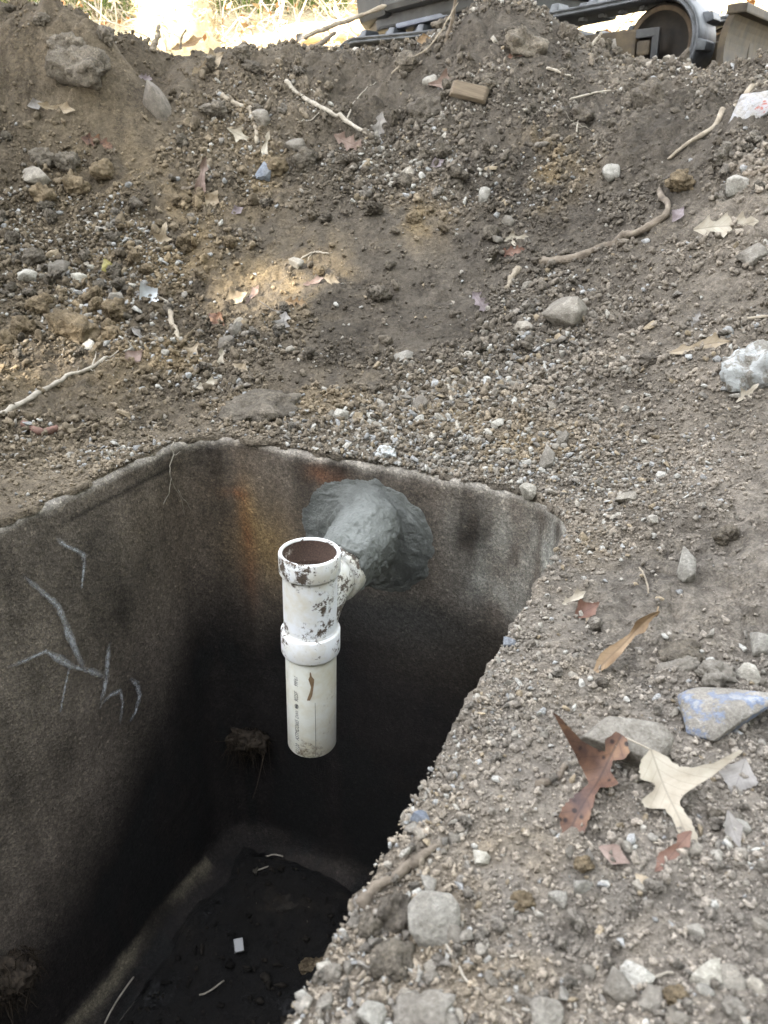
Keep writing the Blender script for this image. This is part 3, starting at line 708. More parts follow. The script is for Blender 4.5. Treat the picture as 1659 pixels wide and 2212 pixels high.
# printing along the pipe
M_ink = simple_noise_mat('printing_ink', (0.015, 0.016, 0.022), (0.06, 0.06, 0.07), 400, 0.7, 0.0)
def pipe_text(body, z0, ang, size, shear=0.25):
    cu = bpy.data.curves.new('printing', 'FONT'); cu.body = body; cu.size = size; cu.shear = shear; cu.space_character = 0.98
    cu.resolution_u = 3
    to = bpy.data.objects.new('printing', cu); COL.objects.link(to)
    dg = bpy.context.evaluated_depsgraph_get(); me0 = bpy.data.meshes.new_from_object(to.evaluated_get(dg))
    bpy.data.objects.remove(to); bpy.data.curves.remove(cu)
    bm = bmesh.new(); bm.from_mesh(me0); bmesh.ops.subdivide_edges(bm, edges=[e for e in bm.edges if e.calc_length() > 0.004], cuts=2)
    r = rP+0.0004
    for v in bm.verts:
        x, y = v.co.x*0.76, v.co.y
        a = ang - y/r
        v.co = Vector((r*math.cos(a), r*math.sin(a), z0+x))
    me = bpy.data.meshes.new('printing'); bm.to_mesh(me); bm.free()
    wd = max((v.co.z for v in me.vertices), default=z0)
    obj('printing', me, M_ink, pipe); return wd
# direction of the camera seen from the pipe, in the tank frame
ca_ = -PA; cb_ = -PB; ANG_CAM = math.atan2(cb_, ca_)
ANG_T = ANG_CAM - math.radians(32)
zt = pipe_text('C1120', 0.004, ANG_T, 0.0150)
zt = pipe_text('ASTMD2665', zt+0.010, ANG_T, 0.0150)
zt = pipe_text('DWV', zt+0.004, ANG_T, 0.0125)
mk = MB()
def on_pipe(da, z, r=rP+0.0008): a = ANG_T-da/r; return (r*math.cos(a), r*math.sin(a), z)
zc = zt+0.011
mk.tube([on_pipe(0.0045+0.0042*math.cos(t), zc+0.0060*math.sin(t)) for t in np.linspace(0, 2*math.pi, 20)], 0.0006, 5)
mk.tube([on_pipe(0.0045+0.0022*math.sin(t*2), zc-0.004+0.008*t/6.28) for t in np.linspace(0, 2*math.pi, 16)], 0.0006, 5)
obj('maker_mark', mk.mesh('maker_mark'), M_ink, pipe)
zt = pipe_text('9025F', zc+0.012, ANG_T, 0.0150)
zt = pipe_text('99F61', zt+0.013, ANG_T, 0.0150)
mk = MB(); mk.tube([( (rP+0.0001)*math.cos(ANG_CAM+0.12+0.06*math.sin(z*20)*0.2), (rP+0.0001)*math.sin(ANG_CAM+0.12), z) for z in np.linspace(0.006, 0.16, 12)], 0.0007, 4)
obj('scratch', mk.mesh('scratch'), simple_noise_mat('scratch_dirt', (0.16, 0.15, 0.13), (0.3, 0.28, 0.25), 90), pipe)
# ------------------------------------------------------------------ tracked mini excavator parked behind the mound
M_rubber = simple_noise_mat('dusty_rubber', (0.014, 0.016, 0.019), (0.085, 0.092, 0.102), 11, 0.55, 0.25, 0.01, spec=0.5)
M_rubber_d = simple_noise_mat('dark_rubber', (0.03, 0.03, 0.032), (0.10, 0.10, 0.10), 16, 0.8, 0.3, 0.01)
M_steel = simple_noise_mat('worn_yellow_steel', (0.010, 0.009, 0.008), (0.075, 0.056, 0.033), 9, 0.7, 0.3, 0.006, metal=0.0, detail=7)
M_frame = simple_noise_mat('dark_painted_steel', (0.014, 0.015, 0.017), (0.05, 0.05, 0.05), 6, 0.55, 0.15, 0.005)
M_rust = simple_noise_mat('rusty_steel', (0.004, 0.0037, 0.0034), (0.018, 0.013, 0.009), 14, 0.85, 0.4, 0.006)
M_rim = simple_noise_mat('scuffed_rim_steel', (0.03, 0.022, 0.015), (0.085, 0.06, 0.038), 12, 0.8, 0.3, 0.004)
M_blue = simple_noise_mat('grey_blue_panel', (0.08, 0.09, 0.12), (0.17, 0.185, 0.22), 4, 0.45, 0.1, 0.004)
M_glass = NT('cab_glass').set((0.03, 0.035, 0.04), 0.05, spec=0.8)
P_id = at(1436, 96, 5.05)                                   # centre of the near idler
P_re = at(770, 96, 6.45)
dx, dy = P_re[0]-P_id[0], P_re[1]-P_id[1]
yaw = math.atan2(-dy, -dx)                                  # the machine's front direction
GZ = P_id[2]-0.262
ex = empty('mini_excavator', (P_id[0], P_id[1], GZ), 'tracked mini excavator with grey rubber tracks parked behind the dirt mound', 'excavator')
ex.rotation_euler = (0, math.radians(-2.0), yaw)
# local: x forward, y left (away from the camera is +y), z up; near idler at origin x
LT = 2.15; RI = 0.198; TW = 0.30; GAUGE = 1.16
def track_path(r, n_arc=20, n_line=34, sag=0.03):
    P = []
    for t in np.linspace(-math.pi/2, math.pi/2, n_arc, endpoint=False): P.append((r*math.cos(t), 0.262+r*math.sin(t)))
    for t in np.linspace(0, 1, n_line, endpoint=False): P.append((-LT*t, 0.262+r-sag*math.sin(math.pi*t)))
    for t in np.linspace(math.pi/2, 1.5*math.pi, n_arc, endpoint=False): P.append((-LT+r*math.cos(t), 0.262+r*math.sin(t)))
    for t in np.linspace(0, 1, n_line, endpoint=False): P.append((-LT+LT*t, 0.262-r))
    return np.array(P)
def make_track(y0, side):
    inner = track_path(RI+0.006); m = len(inner)
    T = np.roll(inner, -1, 0)-np.roll(inner, 1, 0); T /= np.linalg.norm(T, axis=1)[:, None]; Nn = np.stack([T[:, 1], -T[:, 0]], 1)
    hw = TW/2
    # closed belt section with a ribbed side edge
    sec = [(-hw+0.012, 0.0), (-hw, 0.006), (-hw, 0.013), (-hw+0.010, 0.017), (-hw+0.010, 0.023), (-hw-0.004, 0.028), (-hw-0.002, 0.036), (-hw+0.018, 0.041),
           (hw-0.018, 0.041), (hw+0.002, 0.036), (hw+0.004, 0.028), (hw-0.010, 0.023), (hw-0.010, 0.017), (hw, 0.013), (hw, 0.006), (hw-0.012, 0.0)]
    k = len(sec); V = []
    for i in range(m):
        for (yy, oo) in sec: V.append((inner[i, 0]+Nn[i, 0]*oo, y0+yy, inner[i, 1]+Nn[i, 1]*oo))
    F = [(i*k+j, i*k+(j+1) % k, ((i+1) % m)*k+(j+1) % k, ((i+1) % m)*k+j) for i in range(m) for j in range(k)]
    belt = obj('rubber_track', mesh_from('rubber_track', np.array(V), np.array(F), False), M_rubber, ex)
    # tread lugs, one mesh shared
    mb = MB(); mb.box((0, 0, 0.018), (0.062, TW*0.60, 0.044), taper=0.72)
    lug = mb.mesh('tread_lug', False, 0.008, 2); lug.materials.append(M_rubber)
    mb = MB(); mb.box((0, 0, -0.008), (0.04, 0.06, 0.028), taper=0.8); drv = mb.mesh('drive_lug', False, 0.004, 1); drv.materials.append(M_rubber_d)
    per = np.concatenate([[0], np.cumsum(np.linalg.norm(np.roll(inner, -1, 0)-inner, axis=1))]); tot = per[-1]
    cl = np.vstack([inner, inner[:1]]); nl = 46
    for j in range(nl):
        s = tot*(j+0.4)/nl; i = min(int(np.searchsorted(per, s))-1, m-1); f = (s-per[i])/(per[i+1]-per[i])
        p = cl[i]*(1-f)+cl[i+1]*f; nn = Nn[i]; tt = T[i]
        o = bpy.data.objects.new('tread_lug', lug); COL.objects.link(o); o.parent = belt
        M = Matrix(((tt[0], 0, nn[0], p[0]+nn[0]*0.038), (0, 1, 0, y0+(0.062 if j % 2 else -0.062)), (tt[1], 0, nn[1], p[1]+nn[1]*0.038), (0, 0, 0, 1)))
        o.matrix_local = M
        o2 = bpy.data.objects.new('drive_lug', drv); COL.objects.link(o2); o2.parent = belt
        M2 = M.copy(); M2.translation = Vector((p[0], y0, p[1])); o2.matrix_local = M2
    # idler and sprocket
    for xc, nm in ((0.0, 'idler_wheel'), (-LT, 'drive_sprocket')):
        V, F = lathe([(0.0, -0.05), (0.055, -0.05), (0.06, -0.032), (0.148, -0.030), (0.156, -0.05), (0.182, -0.052), (0.190, -0.046), (RI, -0.03), (RI, 0.03), (0.190, 0.046), (0.182, 0.052), (0.156, 0.05), (0.148, 0.03), (0.06, 0.032), (0.055, 0.05), (0.0, 0.05)], 48)
        V = np.stack([V[:, 0]+xc, V[:, 2]+y0, V[:, 1]+0.262], 1)
        wh = obj(nm, mesh_from(nm, V, F), M_rust, ex)
        V, F = lathe([(0.158, -0.0535), (0.162, -0.056), (0.178, -0.056), (0.182, -0.0535)], 48)
        obj('wheel_rim', mesh_from('wheel_rim', np.stack([V[:, 0]+xc, V[:, 2]+y0, V[:, 1]+0.262], 1), F), M_rim, wh)
    for xr in (-0.42, -0.80, -1.18, -1.56):
        V, F = lathe([(0, -0.09), (0.07, -0.09), (0.078, -0.08), (0.078, -0.03), (0.05, -0.025), (0.05, 0.025), (0.078, 0.03), (0.078, 0.08), (0.07, 0.09), (0, 0.09)], 24)
        obj('track_roller', mesh_from('track_roller', np.stack([V[:, 0]+xr, V[:, 2]+y0, V[:, 1]+0.150], 1), F), M_rust, ex)
    # side frame: boxed beam with a fork round the idler
    mb = MB()
    mb.box((-1.03, y0, 0.262), (1.80, 0.17, 0.165))
    fr = obj('track_frame', mb.mesh('track_frame', False, 0.014, 2), M_steel, ex)
    for s in (-1, 1):
        mb = MB(); mb.box((-0.075, y0+s*0.070, 0.318), (0.13, 0.022, 0.045)); mb.box((-0.02, y0+s*0.0695, 0.25), (0.040, 0.020, 0.18))
        obj('idler_fork', mb.mesh('idler_fork', False, 0.006, 2), M_frame, ex)
    mb = MB(); mb.box((-0.085, y0-0.072, 0.245), (0.075, 0.028, 0.075)); obj('tension_block', mb.mesh('tension_block', False, 0.012, 2), M_steel, fr)
make_track(0.0, -1); make_track(GAUGE, 1)
mb = MB(); mb.box((-LT/2-0.05, GAUGE/2, 0.33), (0.9, GAUGE-0.3, 0.22)); obj('undercarriage', mb.mesh('undercarriage', False, 0.02), M_frame, ex)
mb = MB(); mb.tube([(-LT/2-0.42, GAUGE/2-0.05, 0.43), (-LT/2-0.42, GAUGE/2-0.05, 0.56)], 0.34, 32); obj('slew_ring', mb.mesh('slew_ring'), M_frame, ex)
# upper structure, slewed a little against the tracks
upper = obj('upper_structure', None)
upper.parent = ex
upper.location = (-LT/2-0.42, GAUGE/2-0.05, 0.55); upper.rotation_euler = (0, 0, math.radians(-14))
def plate(name, outl, z0, z1, mat, bev=0.02, shrink=1.0):
    n = len(outl); V = [(x*shrink, y*shrink, z0) for x, y in outl]+[(x, y, z1) for x, y in outl]
    F = [tuple(range(n-1, -1, -1)), tuple(range(n, 2*n))]+[(i, (i+1) % n, n+(i+1) % n, n+i) for i in range(n)]
    m = MB(); m.add(V, F); return obj(name, m.mesh(name, False, bev), mat, upper)
deck = [(0.75, -0.66), (0.75, 0.66), (-0.5, 0.70), (-0.86, 0.5), (-0.98, 0.2), (-0.98, -0.2), (-0.86, -0.5), (-0.5, -0.70)]
plate('deck', [(x*0.9, y*0.9) for x, y in deck], 0.0, 0.10, M_frame)
plate('counterweight', [(-0.30, 0.74), (-0.7, 0.68), (-0.98, 0.42), (-1.08, 0.0), (-0.98, -0.42), (-0.7, -0.68), (-0.30, -0.74)], 0.06, 0.62, M_frame, 0.05, 0.93)
plate('engine_cover', [(0.0, 0.68), (-0.6, 0.62), (-0.9, 0.3), (-0.9, -0.3), (-0.6, -0.62), (0.0, -0.68)], 0.60, 1.0, M_blue, 0.05)
plate('side_cover', [(0.78, -0.72), (0.78, -0.1), (-0.3, -0.1), (-0.3, -0.72)], 0.08, 0.52, M_frame, 0.04, 0.97)
plate('cab_base', [(0.74, 0.0), (0.74, 0.70), (-0.28, 0.70), (-0.28, 0.0)], 0.08, 0.62, M_frame, 0.04)
plate('cab_glazing', [(0.68, 0.04), (0.68, 0.66), (-0.24, 0.66), (-0.24, 0.04)], 0.62, 1.62, M_glass, 0.03)
plate('cab_roof', [(0.76, -0.02), (0.76, 0.72), (-0.30, 0.72), (-0.30, -0.02)], 1.62, 1.74, M_frame, 0.04)
mb = MB(); mb.box((0.95, -0.25, 0.30), (0.42, 0.22, 0.30)); obj('swing_post', mb.mesh('swing_post', False, 0.03), M_steel, upper)
mb = MB(); mb.tube([(1.05, -0.25, 0.4), (1.5, -0.25, 1.2), (2.0, -0.25, 1.9), (2.6, -0.25, 2.1)], [0.13, 0.12, 0.11, 0.09], 8); obj('boom', mb.mesh('boom'), M_steel, upper)
# grey panel lying on the track frame and the dozer blade in front
mb = MB(); mb.box((-1.35, 0.02, 0.56), (0.92, 0.26, 0.03), rot=Matrix.Rotation(math.radians(-3), 3, 'Y')); obj('track_step', mb.mesh('track_step', False, 0.008), M_blue, ex)
bl = []
for t in np.linspace(-0.9, 0.9, 11): bl.append((0.49-0.10*math.cos(t), 0.19+0.155*math.sin(t)/math.sin(0.9)))
V = []; 
for y in (-0.17, GAUGE+0.17):
    for x, z in bl: V.append((x, y, z))
    for x, z in bl[::-1]: V.append((x-0.035, y, z))
k = len(bl)*2; F = [(i, (i+1) % k, k+(i+1) % k, k+i) for i in range(k)]+[tuple(range(k-1, -1, -1)), tuple(range(k, 2*k))]
m = MB(); m.add(V, F); blade = obj('dozer_blade', m.mesh('dozer_blade'), M_steel, ex)
m = MB(); m.box((0.43, GAUGE/2, 0.365), (0.10, GAUGE+0.36, 0.045)); obj('blade_top_edge', m.mesh('blade_top_edge', False, 0.008), M_steel, blade)
m = MB(); m.box((0.36, GAUGE/2+0.05, 0.24), (0.06, GAUGE*0.9, 0.05)); obj('blade_stiffener', m.mesh('blade_stiffener', False, 0.006), M_steel, blade)
for yy in (0.30, GAUGE-0.30):
    m = MB(); m.box((0.02, yy, 0.22), (0.75, 0.09, 0.11)); obj('blade_arm', m.mesh('blade_arm', False, 0.01), M_steel, ex)

# ------------------------------------------------------------------ sunlit brush on the slope behind
def vcol_material(name, rough=0.85, bump=0.2, scale=40):
    N = NT(name); vc = N.t.nodes.new('ShaderNodeVertexColor'); vc.layer_name = 'col'
    n1 = N.noise(scale, 4, 0.65, N.coord('Object')); r = N.ramp(n1.outputs[0], [(0.3, (0.75, 0.74, 0.72)), (0.7, (1.2, 1.2, 1.18))])
    return N.set(N.mix(1.0, vc.outputs[0], r.outputs[0], 'MULTIPLY'), rough, N.bump(n1.outputs[0], bump, 0.003), spec=0.25)
M_straw = vcol_material('dry_stems')
def stems(name, base, length, lean, rad, colr, segs=5, arch=0.5, g=rng):
    """many thin three-sided stems: base (n,3), length (n,), lean dirs (n,3)"""
    n = len(base); t = np.linspace(0, 1, segs+1)
    side = np.cross(lean, g.normal(size=(n, 3))); side /= np.linalg.norm(side, axis=1)[:, None]+1e-9
    P = base[:, None]+lean[:, None]*(length[:, None]*t[None])[..., None]
    P = P + side[:, None]*(arch*length[:, None]*(t[None]**2)*g.normal(0, 0.35, (n, 1)))[..., None]
    P[..., 2] -= (arch*0.55*length[:, None]*t[None]**2.2)*g.uniform(0.3, 1.2, (n, 1))
    P = P + g.normal(0, 0.012, P.shape)*length[:, None, None]
    u = side; v = np.cross(lean, side)
    V = []
    for k in range(3):
        a = 2*math.pi*k/3
        o = (u*math.cos(a)+v*math.sin(a))[:, None]*(rad[:, None]*(1-0.7*t[None]))[..., None]
        V.append(P+o)
    V = np.stack(V, 2)                                       # n, segs+1, 3, 3
    base_i = (np.arange(n)*(segs+1)*3)[:, None, None]+(np.arange(segs)*3)[None, :, None]
    k = np.arange(3)[None, None]; k2 = (np.arange(3)+1)[None, None] % 3
    F = np.stack([base_i+k, base_i+k2, base_i+k2+3, base_i+k+3], -1).reshape(-1, 4)
    me = mesh_from(name, V.reshape(-1, 3), F)
    set_col(me, np.repeat(colr, (segs+1)*3, 0)); return me
def far_pts(n, x0, x1, y0, y1):
    x = rng.uniform(x0, x1, n); y = rng.uniform(y0, y1, n); return np.stack([x, y, far_h(x, y)], 1)
def unit(v): return v/np.linalg.norm(v, axis=1)[:, None]
n = 7500
b = far_pts(n, -8, 7, 6.4, 13.5)
ln = unit(np.stack([rng.normal(0, 0.8, n), rng.normal(0, 0.6, n), np.abs(rng.normal(0.5, 0.35, n))], 1))
cc = np.array([0.66, 0.56, 0.37])*rng.uniform(0.6, 1.25, (n, 1))*np.array([1, 1, 1]); cc = np.where(rng.random((n, 1)) < 0.12, np.array([[0.20, 0.14, 0.085]]), cc)
obj('dry_straw', stems('dry_straw', b, rng.uniform(0.15, 0.75, n), ln, rng.uniform(0.003, 0.007, n), cc, 5, 0.8), M_straw, label='sunlit tangle of dry straw and dead stems behind the mounds', kind='stuff')
n = 420
b = far_pts(n, -6, 5, 6.8, 12.5)
ln = unit(np.stack([rng.normal(0, 0.8, n), rng.normal(0, 0.4, n), np.abs(rng.normal(0.7, 0.4, n))+0.1], 1))
cc = np.array([0.62, 0.55, 0.44])*rng.uniform(0.5, 1.2, (n, 1))
obj('bramble_canes', stems('bramble_canes', b, rng.uniform(0.8, 2.0, n), ln, rng.uniform(0.005, 0.012, n), cc, 9, 1.0), M_straw, label='pale arching bramble canes in the sun behind the mounds', kind='stuff')
# loose leaves and green tufts in the brush
def leaf_bits(name, n, cols, x0, x1, y0, y1, size, zup):
    b = far_pts(n, x0, x1, y0, y1); b[:, 2] += rng.uniform(0, zup, n)
    t1 = unit(rng.normal(size=(n, 3))); t2 = unit(np.cross(t1, rng.normal(size=(n, 3))))
    s = rng.uniform(size[0], size[1], (n, 1)); nn = np.cross(t1, t2)
    V = np.stack([b-t1*s, b+t2*s*0.5+nn*s*0.15, b+t1*s, b-t2*s*0.5+nn*s*0.15], 1).reshape(-1, 3)
    F = np.arange(n*4).reshape(-1, 4); me = mesh_from(name, V, F, False)
    c = np.array(cols)[rng.integers(0, len(cols), n)]*rng.uniform(0.7, 1.3, (n, 1)); set_col(me, np.repeat(c, 4, 0)); return me
M_bits = vcol_material('brush_leaves', 0.7)
obj('brush_leaves', leaf_bits('brush_leaves', 2600, [(0.33, 0.16, 0.06), (0.42, 0.26, 0.12), (0.5, 0.40, 0.26)], -6, 5, 7, 12.5, (0.02, 0.05), 0.9), M_bits, label='brown dead leaves caught in the sunlit brush', kind='stuff')
n = 2600
b = np.concatenate([far_pts(n//2, -5.5, -2.2, 9.5, 12), far_pts(n//2, -2.6, -0.4, 9.8, 12.5)])
ln = unit(np.stack([rng.normal(0, 0.3, n), rng.normal(0, 0.3, n), np.ones(n)], 1))
obj('green_grass', stems('green_grass', b, rng.uniform(0.3, 0.9, n), ln, rng.uniform(0.004, 0.010, n), np.array([0.12, 0.16, 0.04])*rng.uniform(0.6, 1.5, (n, 1)), 4, 0.5), M_straw, label='green grass tufts among the dry brush at the top left', kind='stuff')
# pale dry heap standing in the sun left of centre
hp = at(382, 62, 7.4); hz = float(far_h(hp[0], hp[1]))
heap = empty('dry_grass_heap', (hp[0], hp[1], hz), 'rounded sunlit heap of dry grass standing behind the gap in the mounds', 'grass heap')
bm = bmesh.new(); bmesh.ops.create_icosphere(bm, subdivisions=5, radius=1.0)
Vh = np.array([v.co[:] for v in bm.verts]); Fh = np.array([[v.index for v in f.verts] for f in bm.faces]); bm.free()
dd = 1+0.14*fbm(Vh[:, 0]*2, Vh[:, 1]*2, Vh[:, 2]*2, 4)+0.07*fbm(Vh[:, 0]*9, Vh[:, 1]*9, Vh[:, 2]*9, 3)
hr, hh = 0.36, 0.86
Vh2 = Vh*dd[:, None]*np.array([hr, hr, hh]); Vh2 = Vh2[:]; me = mesh_from('heap_core', Vh2, Fh); set_col(me, np.array([0.60, 0.50, 0.32])*(1+0.5*fbm(Vh[:, 0]*12, Vh[:, 1]*12, Vh[:, 2]*12, 3))[:, None])
obj('heap_core', me, M_straw, heap)
n = 1500; u = unit(rng.normal(size=(n, 3))); u[:, 2] = np.abs(u[:, 2])
o = obj('grass_stems', stems('grass_stems', u*np.array([hr, hr, hh])*0.97, rng.uniform(0.05, 0.16, n), unit(u+rng.normal(0, 0.5, (n, 3))), rng.uniform(0.002, 0.005, n), np.array([0.66, 0.55, 0.35])*rng.uniform(0.5, 1.2, (n, 1)), 4, 0.8), M_straw, heap); o['kind'] = 'stuff'
# fallen log beyond the tracks
lg = empty('fallen_log', at(690, 74, 8.3), 'orange-brown log lying in the sun beside the excavator', 'log')
m = MB(); m.tube([(-0.32, -0.08, -0.03), (-0.1, -0.03, 0), (0.25, 0.05, 0.02), (0.8, 0.15, 0.05)], [0.085, 0.09, 0.085, 0.075], 18, seed=2, rough=0.10)
obj('log_bark', m.mesh('log_bark', True), simple_noise_mat('log_bark', (0.28, 0.17, 0.10), (0.55, 0.44, 0.30), 9, 0.9, 0.8, 0.02, stretch=(0.4, 3, 3)), lg)
m = MB(); m.tube([(-0.335, -0.083, -0.032), (-0.318, -0.08, -0.03)], 0.075, 18); obj('cut_end', m.mesh('cut_end'), simple_noise_mat('cut_wood', (0.38, 0.26, 0.14), (0.55, 0.42, 0.26), 40), lg)
# ------------------------------------------------------------------ stones and clods
def stone_proto(seed, sub, angular):
    g = np.random.default_rng(seed)
    if angular:
        npt = {0: 7, 1: 9, 2: 13, 3: 16, 4: 22}[sub]
        u = g.normal(size=(npt, 3)); u /= np.linalg.norm(u, axis=1)[:, None]; u = u/np.abs(u).max(1)[:, None]**0.45
        u = u*np.array([1, g.uniform(0.6, 0.95), g.uniform(0.45, 0.8)])*g.uniform(0.8, 1.0, (npt, 1))
        bm = bmesh.new()
        for p in u: bm.verts.new(p)
        r = bmesh.ops.convex_hull(bm, input=list(bm.verts)); bmesh.ops.delete(bm, geom=[v for v in bm.verts if not v.link_faces], context='VERTS')
        if sub >= 2:
            bmesh.ops.dissolve_limit(bm, angle_limit=0.28, verts=list(bm.verts), edges=list(bm.edges))
            bmesh.ops.bevel(bm, geom=list(bm.edges), offset=0.035, segments=1, affect='EDGES', profile=0.5, clamp_overlap=True)
        bmesh.ops.triangulate(bm, faces=list(bm.faces))
        if sub >= 3:
            bmesh.ops.subdivide_edges(bm, edges=[e for e in bm.edges if e.calc_length() > 0.22], cuts=1); bmesh.ops.triangulate(bm, faces=list(bm.faces))
        bm.verts.ensure_lookup_table(); bm.verts.index_update()
        V = np.array([v.co[:] for v in bm.verts]); F = np.array([[v.index for v in f.verts] for f in bm.faces]); bm.free()
        if sub >= 3: V = V+0.045*np.stack([fbm(V[:, 0]*4+seed, V[:, 1]*4, V[:, 2]*4+i*7, 2) for i in range(3)], 1)
    else:
        bm = bmesh.new(); bmesh.ops.create_icosphere(bm, subdivisions=sub, radius=1.0)
        V = np.array([v.co[:] for v in bm.verts]); F = np.array([[v.index for v in f.verts] for f in bm.faces]); bm.free()
        V = V/np.abs(V).max(1)[:, None]**0.3
        V = V*np.array([1, g.uniform(0.72, 1.0), g.uniform(0.6, 0.85)])
        d = 1+0.45*fbm(V[:, 0]*1.5+seed*3.1, V[:, 1]*1.5, V[:, 2]*1.5, 2)+0.34*fbm(V[:, 0]*4.0, V[:, 1]*4.0+seed, V[:, 2]*4.0, 4, 0.7)-0.25*np.abs(fbm(V[:, 0]*2.6+seed, V[:, 1]*2.6, V[:, 2]*2.6, 3))
        V = V*d[:, None]
    V = V/np.abs(V[:, 0]).max()
    return V, F
def crumb_proto(seed, sub):
    """crumbly lump: several fused angular bits"""
    g = np.random.default_rng(seed)
    bm = bmesh.new(); bmesh.ops.create_icosphere(bm, subdivisions=sub, radius=1.0)
    V = np.array([v.co[:] for v in bm.verts]); F = np.array([[v.index for v in f.verts] for f in bm.faces]); bm.free()
    c = g.normal(0, 0.42, (5, 3)); r = g.uniform(0.45, 0.8, 5)
    out = np.zeros(len(V))
    for cc, rr in zip(c, r):                                 # farthest reach of the fused bits along each direction
        bq = V @ cc; disc = bq**2-(cc @ cc)+rr**2
        out = np.maximum(out, np.where(disc > 0, bq+np.sqrt(np.maximum(disc, 0)), 0))
    out = np.maximum(out, 0.25)*(1+0.16*g.normal(size=len(V)))
    V = V*out[:, None]
    for k in range(4):
        nrm = g.normal(size=3); nrm /= np.linalg.norm(nrm); s_ = V @ nrm; d = 0.7*s_.max(); V = V-np.outer(np.maximum(s_-d, 0), nrm)
    V = V-V.mean(0); V = V/np.abs(V).max()
    return V, F
STONE = [stone_proto(10+i, 3, True) for i in range(10)]
CLOD = [stone_proto(50+i, 4, False) for i in range(10)]
SCLOD = [crumb_proto(50+i, 4) for i in range(10)]
M_stone = rock_material('grey_stone', [(0.15, 0.135, 0.115), (0.235, 0.215, 0.185), (0.32, 0.30, 0.265)])
M_pale = rock_material('pale_limestone', [(0.24, 0.225, 0.195), (0.345, 0.33, 0.295), (0.44, 0.425, 0.385)], dust=0.5)
M_clod = rock_material('soil_clod', [(0.085, 0.074, 0.060), (0.130, 0.115, 0.095), (0.185, 0.165, 0.14)])
M_clay = rock_material('yellow_clay_clod', [(0.105, 0.082, 0.054), (0.160, 0.128, 0.086), (0.22, 0.18, 0.125)])
M_dark = rock_material('dark_stone', [(0.09, 0.08, 0.068), (0.15, 0.132, 0.112), (0.22, 0.195, 0.165)])
M_bluer = rock_material('blue_painted_stone', [(0.20, 0.185, 0.16), (0.28, 0.26, 0.23), (0.35, 0.33, 0.30)], paint=[((0.19, 0.23, 0.32), 0.49, 0.54), ((0.33, 0.345, 0.37), 0.57, 0.62)], rnd=False, dust=0.35)
M_white = rock_material('white_painted_stone', [(0.20, 0.19, 0.165), (0.28, 0.265, 0.235), (0.34, 0.325, 0.29)], paint=[((0.50, 0.52, 0.52), 0.44, 0.52)], rnd=False, dust=0.35)
M_redr = rock_material('red_and_white_painted_stone', [(0.20, 0.19, 0.18), (0.28, 0.265, 0.25), (0.34, 0.325, 0.3)], paint=[((0.30, 0.30, 0.31), 0.44, 0.50), ((0.30, 0.10, 0.085), 0.56, 0.60)], rnd=False, dust=0.35)
M_blues = rock_material('blue_grey_stone', [(0.12, 0.135, 0.165), (0.18, 0.20, 0.235), (0.27, 0.29, 0.32)], rnd=False, dust=0.35)
MESHCACHE = {}
M_clodsoil = soil_material('clod_soil', 1.0, bump=0.9)
M_dusty = rock_material('dusty_clod', [(0.13, 0.117, 0.10), (0.19, 0.172, 0.148), (0.25, 0.23, 0.2)])
CLODCOL = {M_dusty.name: (0.225, 0.204, 0.176), M_clod.name: (0.160, 0.140, 0.114), M_clay.name: (0.200, 0.157, 0.103), M_dark.name: (0.128, 0.112, 0.093)}
def rock_mesh(kind, i, mat):
    key = (kind, i, mat.name)
    if key not in MESHCACHE:
        V, F = {'stone': STONE, 'clod': CLOD, 'sclod': SCLOD}[kind][i]
        me = mesh_from(kind, V, F, kind == 'clod'); soily = kind != 'stone' and mat.name in CLODCOL; me.materials.append(M_clodsoil if soily else mat); MESHCACHE[key] = me
        if soily: set_col(me, np.array(CLODCOL[mat.name])[None]*(1+0.5*fbm(V[:, 0]*1.5+i, V[:, 1]*1.5, V[:, 2]*1.5, 3))[:, None]*np.ones((len(V), 1)))
    return MESHCACHE[key]
def frame_for(nrm, yaw):
    n = np.array(nrm); x = np.array([math.cos(yaw), math.sin(yaw), 0]); x = x-n*(x @ n); x /= np.linalg.norm(x); y = np.cross(n, x)
    return Matrix(((x[0], y[0], n[0]), (x[1], y[1], n[1]), (x[2], y[2], n[2])))
def place_rock(px, py, wpx, hpx, kind, mat, label, i=None, roll=0.0, cat=None, group=None, sink=0.25, name=None):
    """a rock seen wpx wide and hpx tall at a picture position, bedded in the slope there"""
    p = hit(px, py+hpx*0.30, False); dep = depth_of(p); s = dep/FPX
    i = int(rng.integers(0, 10)) if i is None else i
    V = (STONE if kind == 'stone' else CLOD)[i][0]; ry, rz = np.abs(V[:, 1]).max(), np.abs(V[:, 2]).max()
    o = bpy.data.objects.new(name or ('stone' if kind == 'stone' else 'dirt_clod'), rock_mesh(kind, i, mat)); COL.objects.link(o)
    n = gnormal(p[0], p[1]); n = n*0.5+np.array([0, -0.15, 0.6]); n /= np.linalg.norm(n)
    R = frame_for(n, random.uniform(-0.3, 0.3)) @ Matrix.Rotation(roll, 3, 'Y')
    sx, sz = wpx*s/2, hpx*s/2
    o.matrix_world = Matrix.Translation(Vector(p+n*sz*(1-2*sink))) @ R.to_4x4() @ Matrix.Diagonal((sx, (sx+sz)*0.5/ry, sz/rz, 1.0))
    o['label'] = label; o['category'] = cat or ('stone' if kind == 'stone' else 'dirt clod')
    if group: o['group'] = group
    TAKEN.append((p[0], p[1], sx*0.9)); return o
TAKEN = []
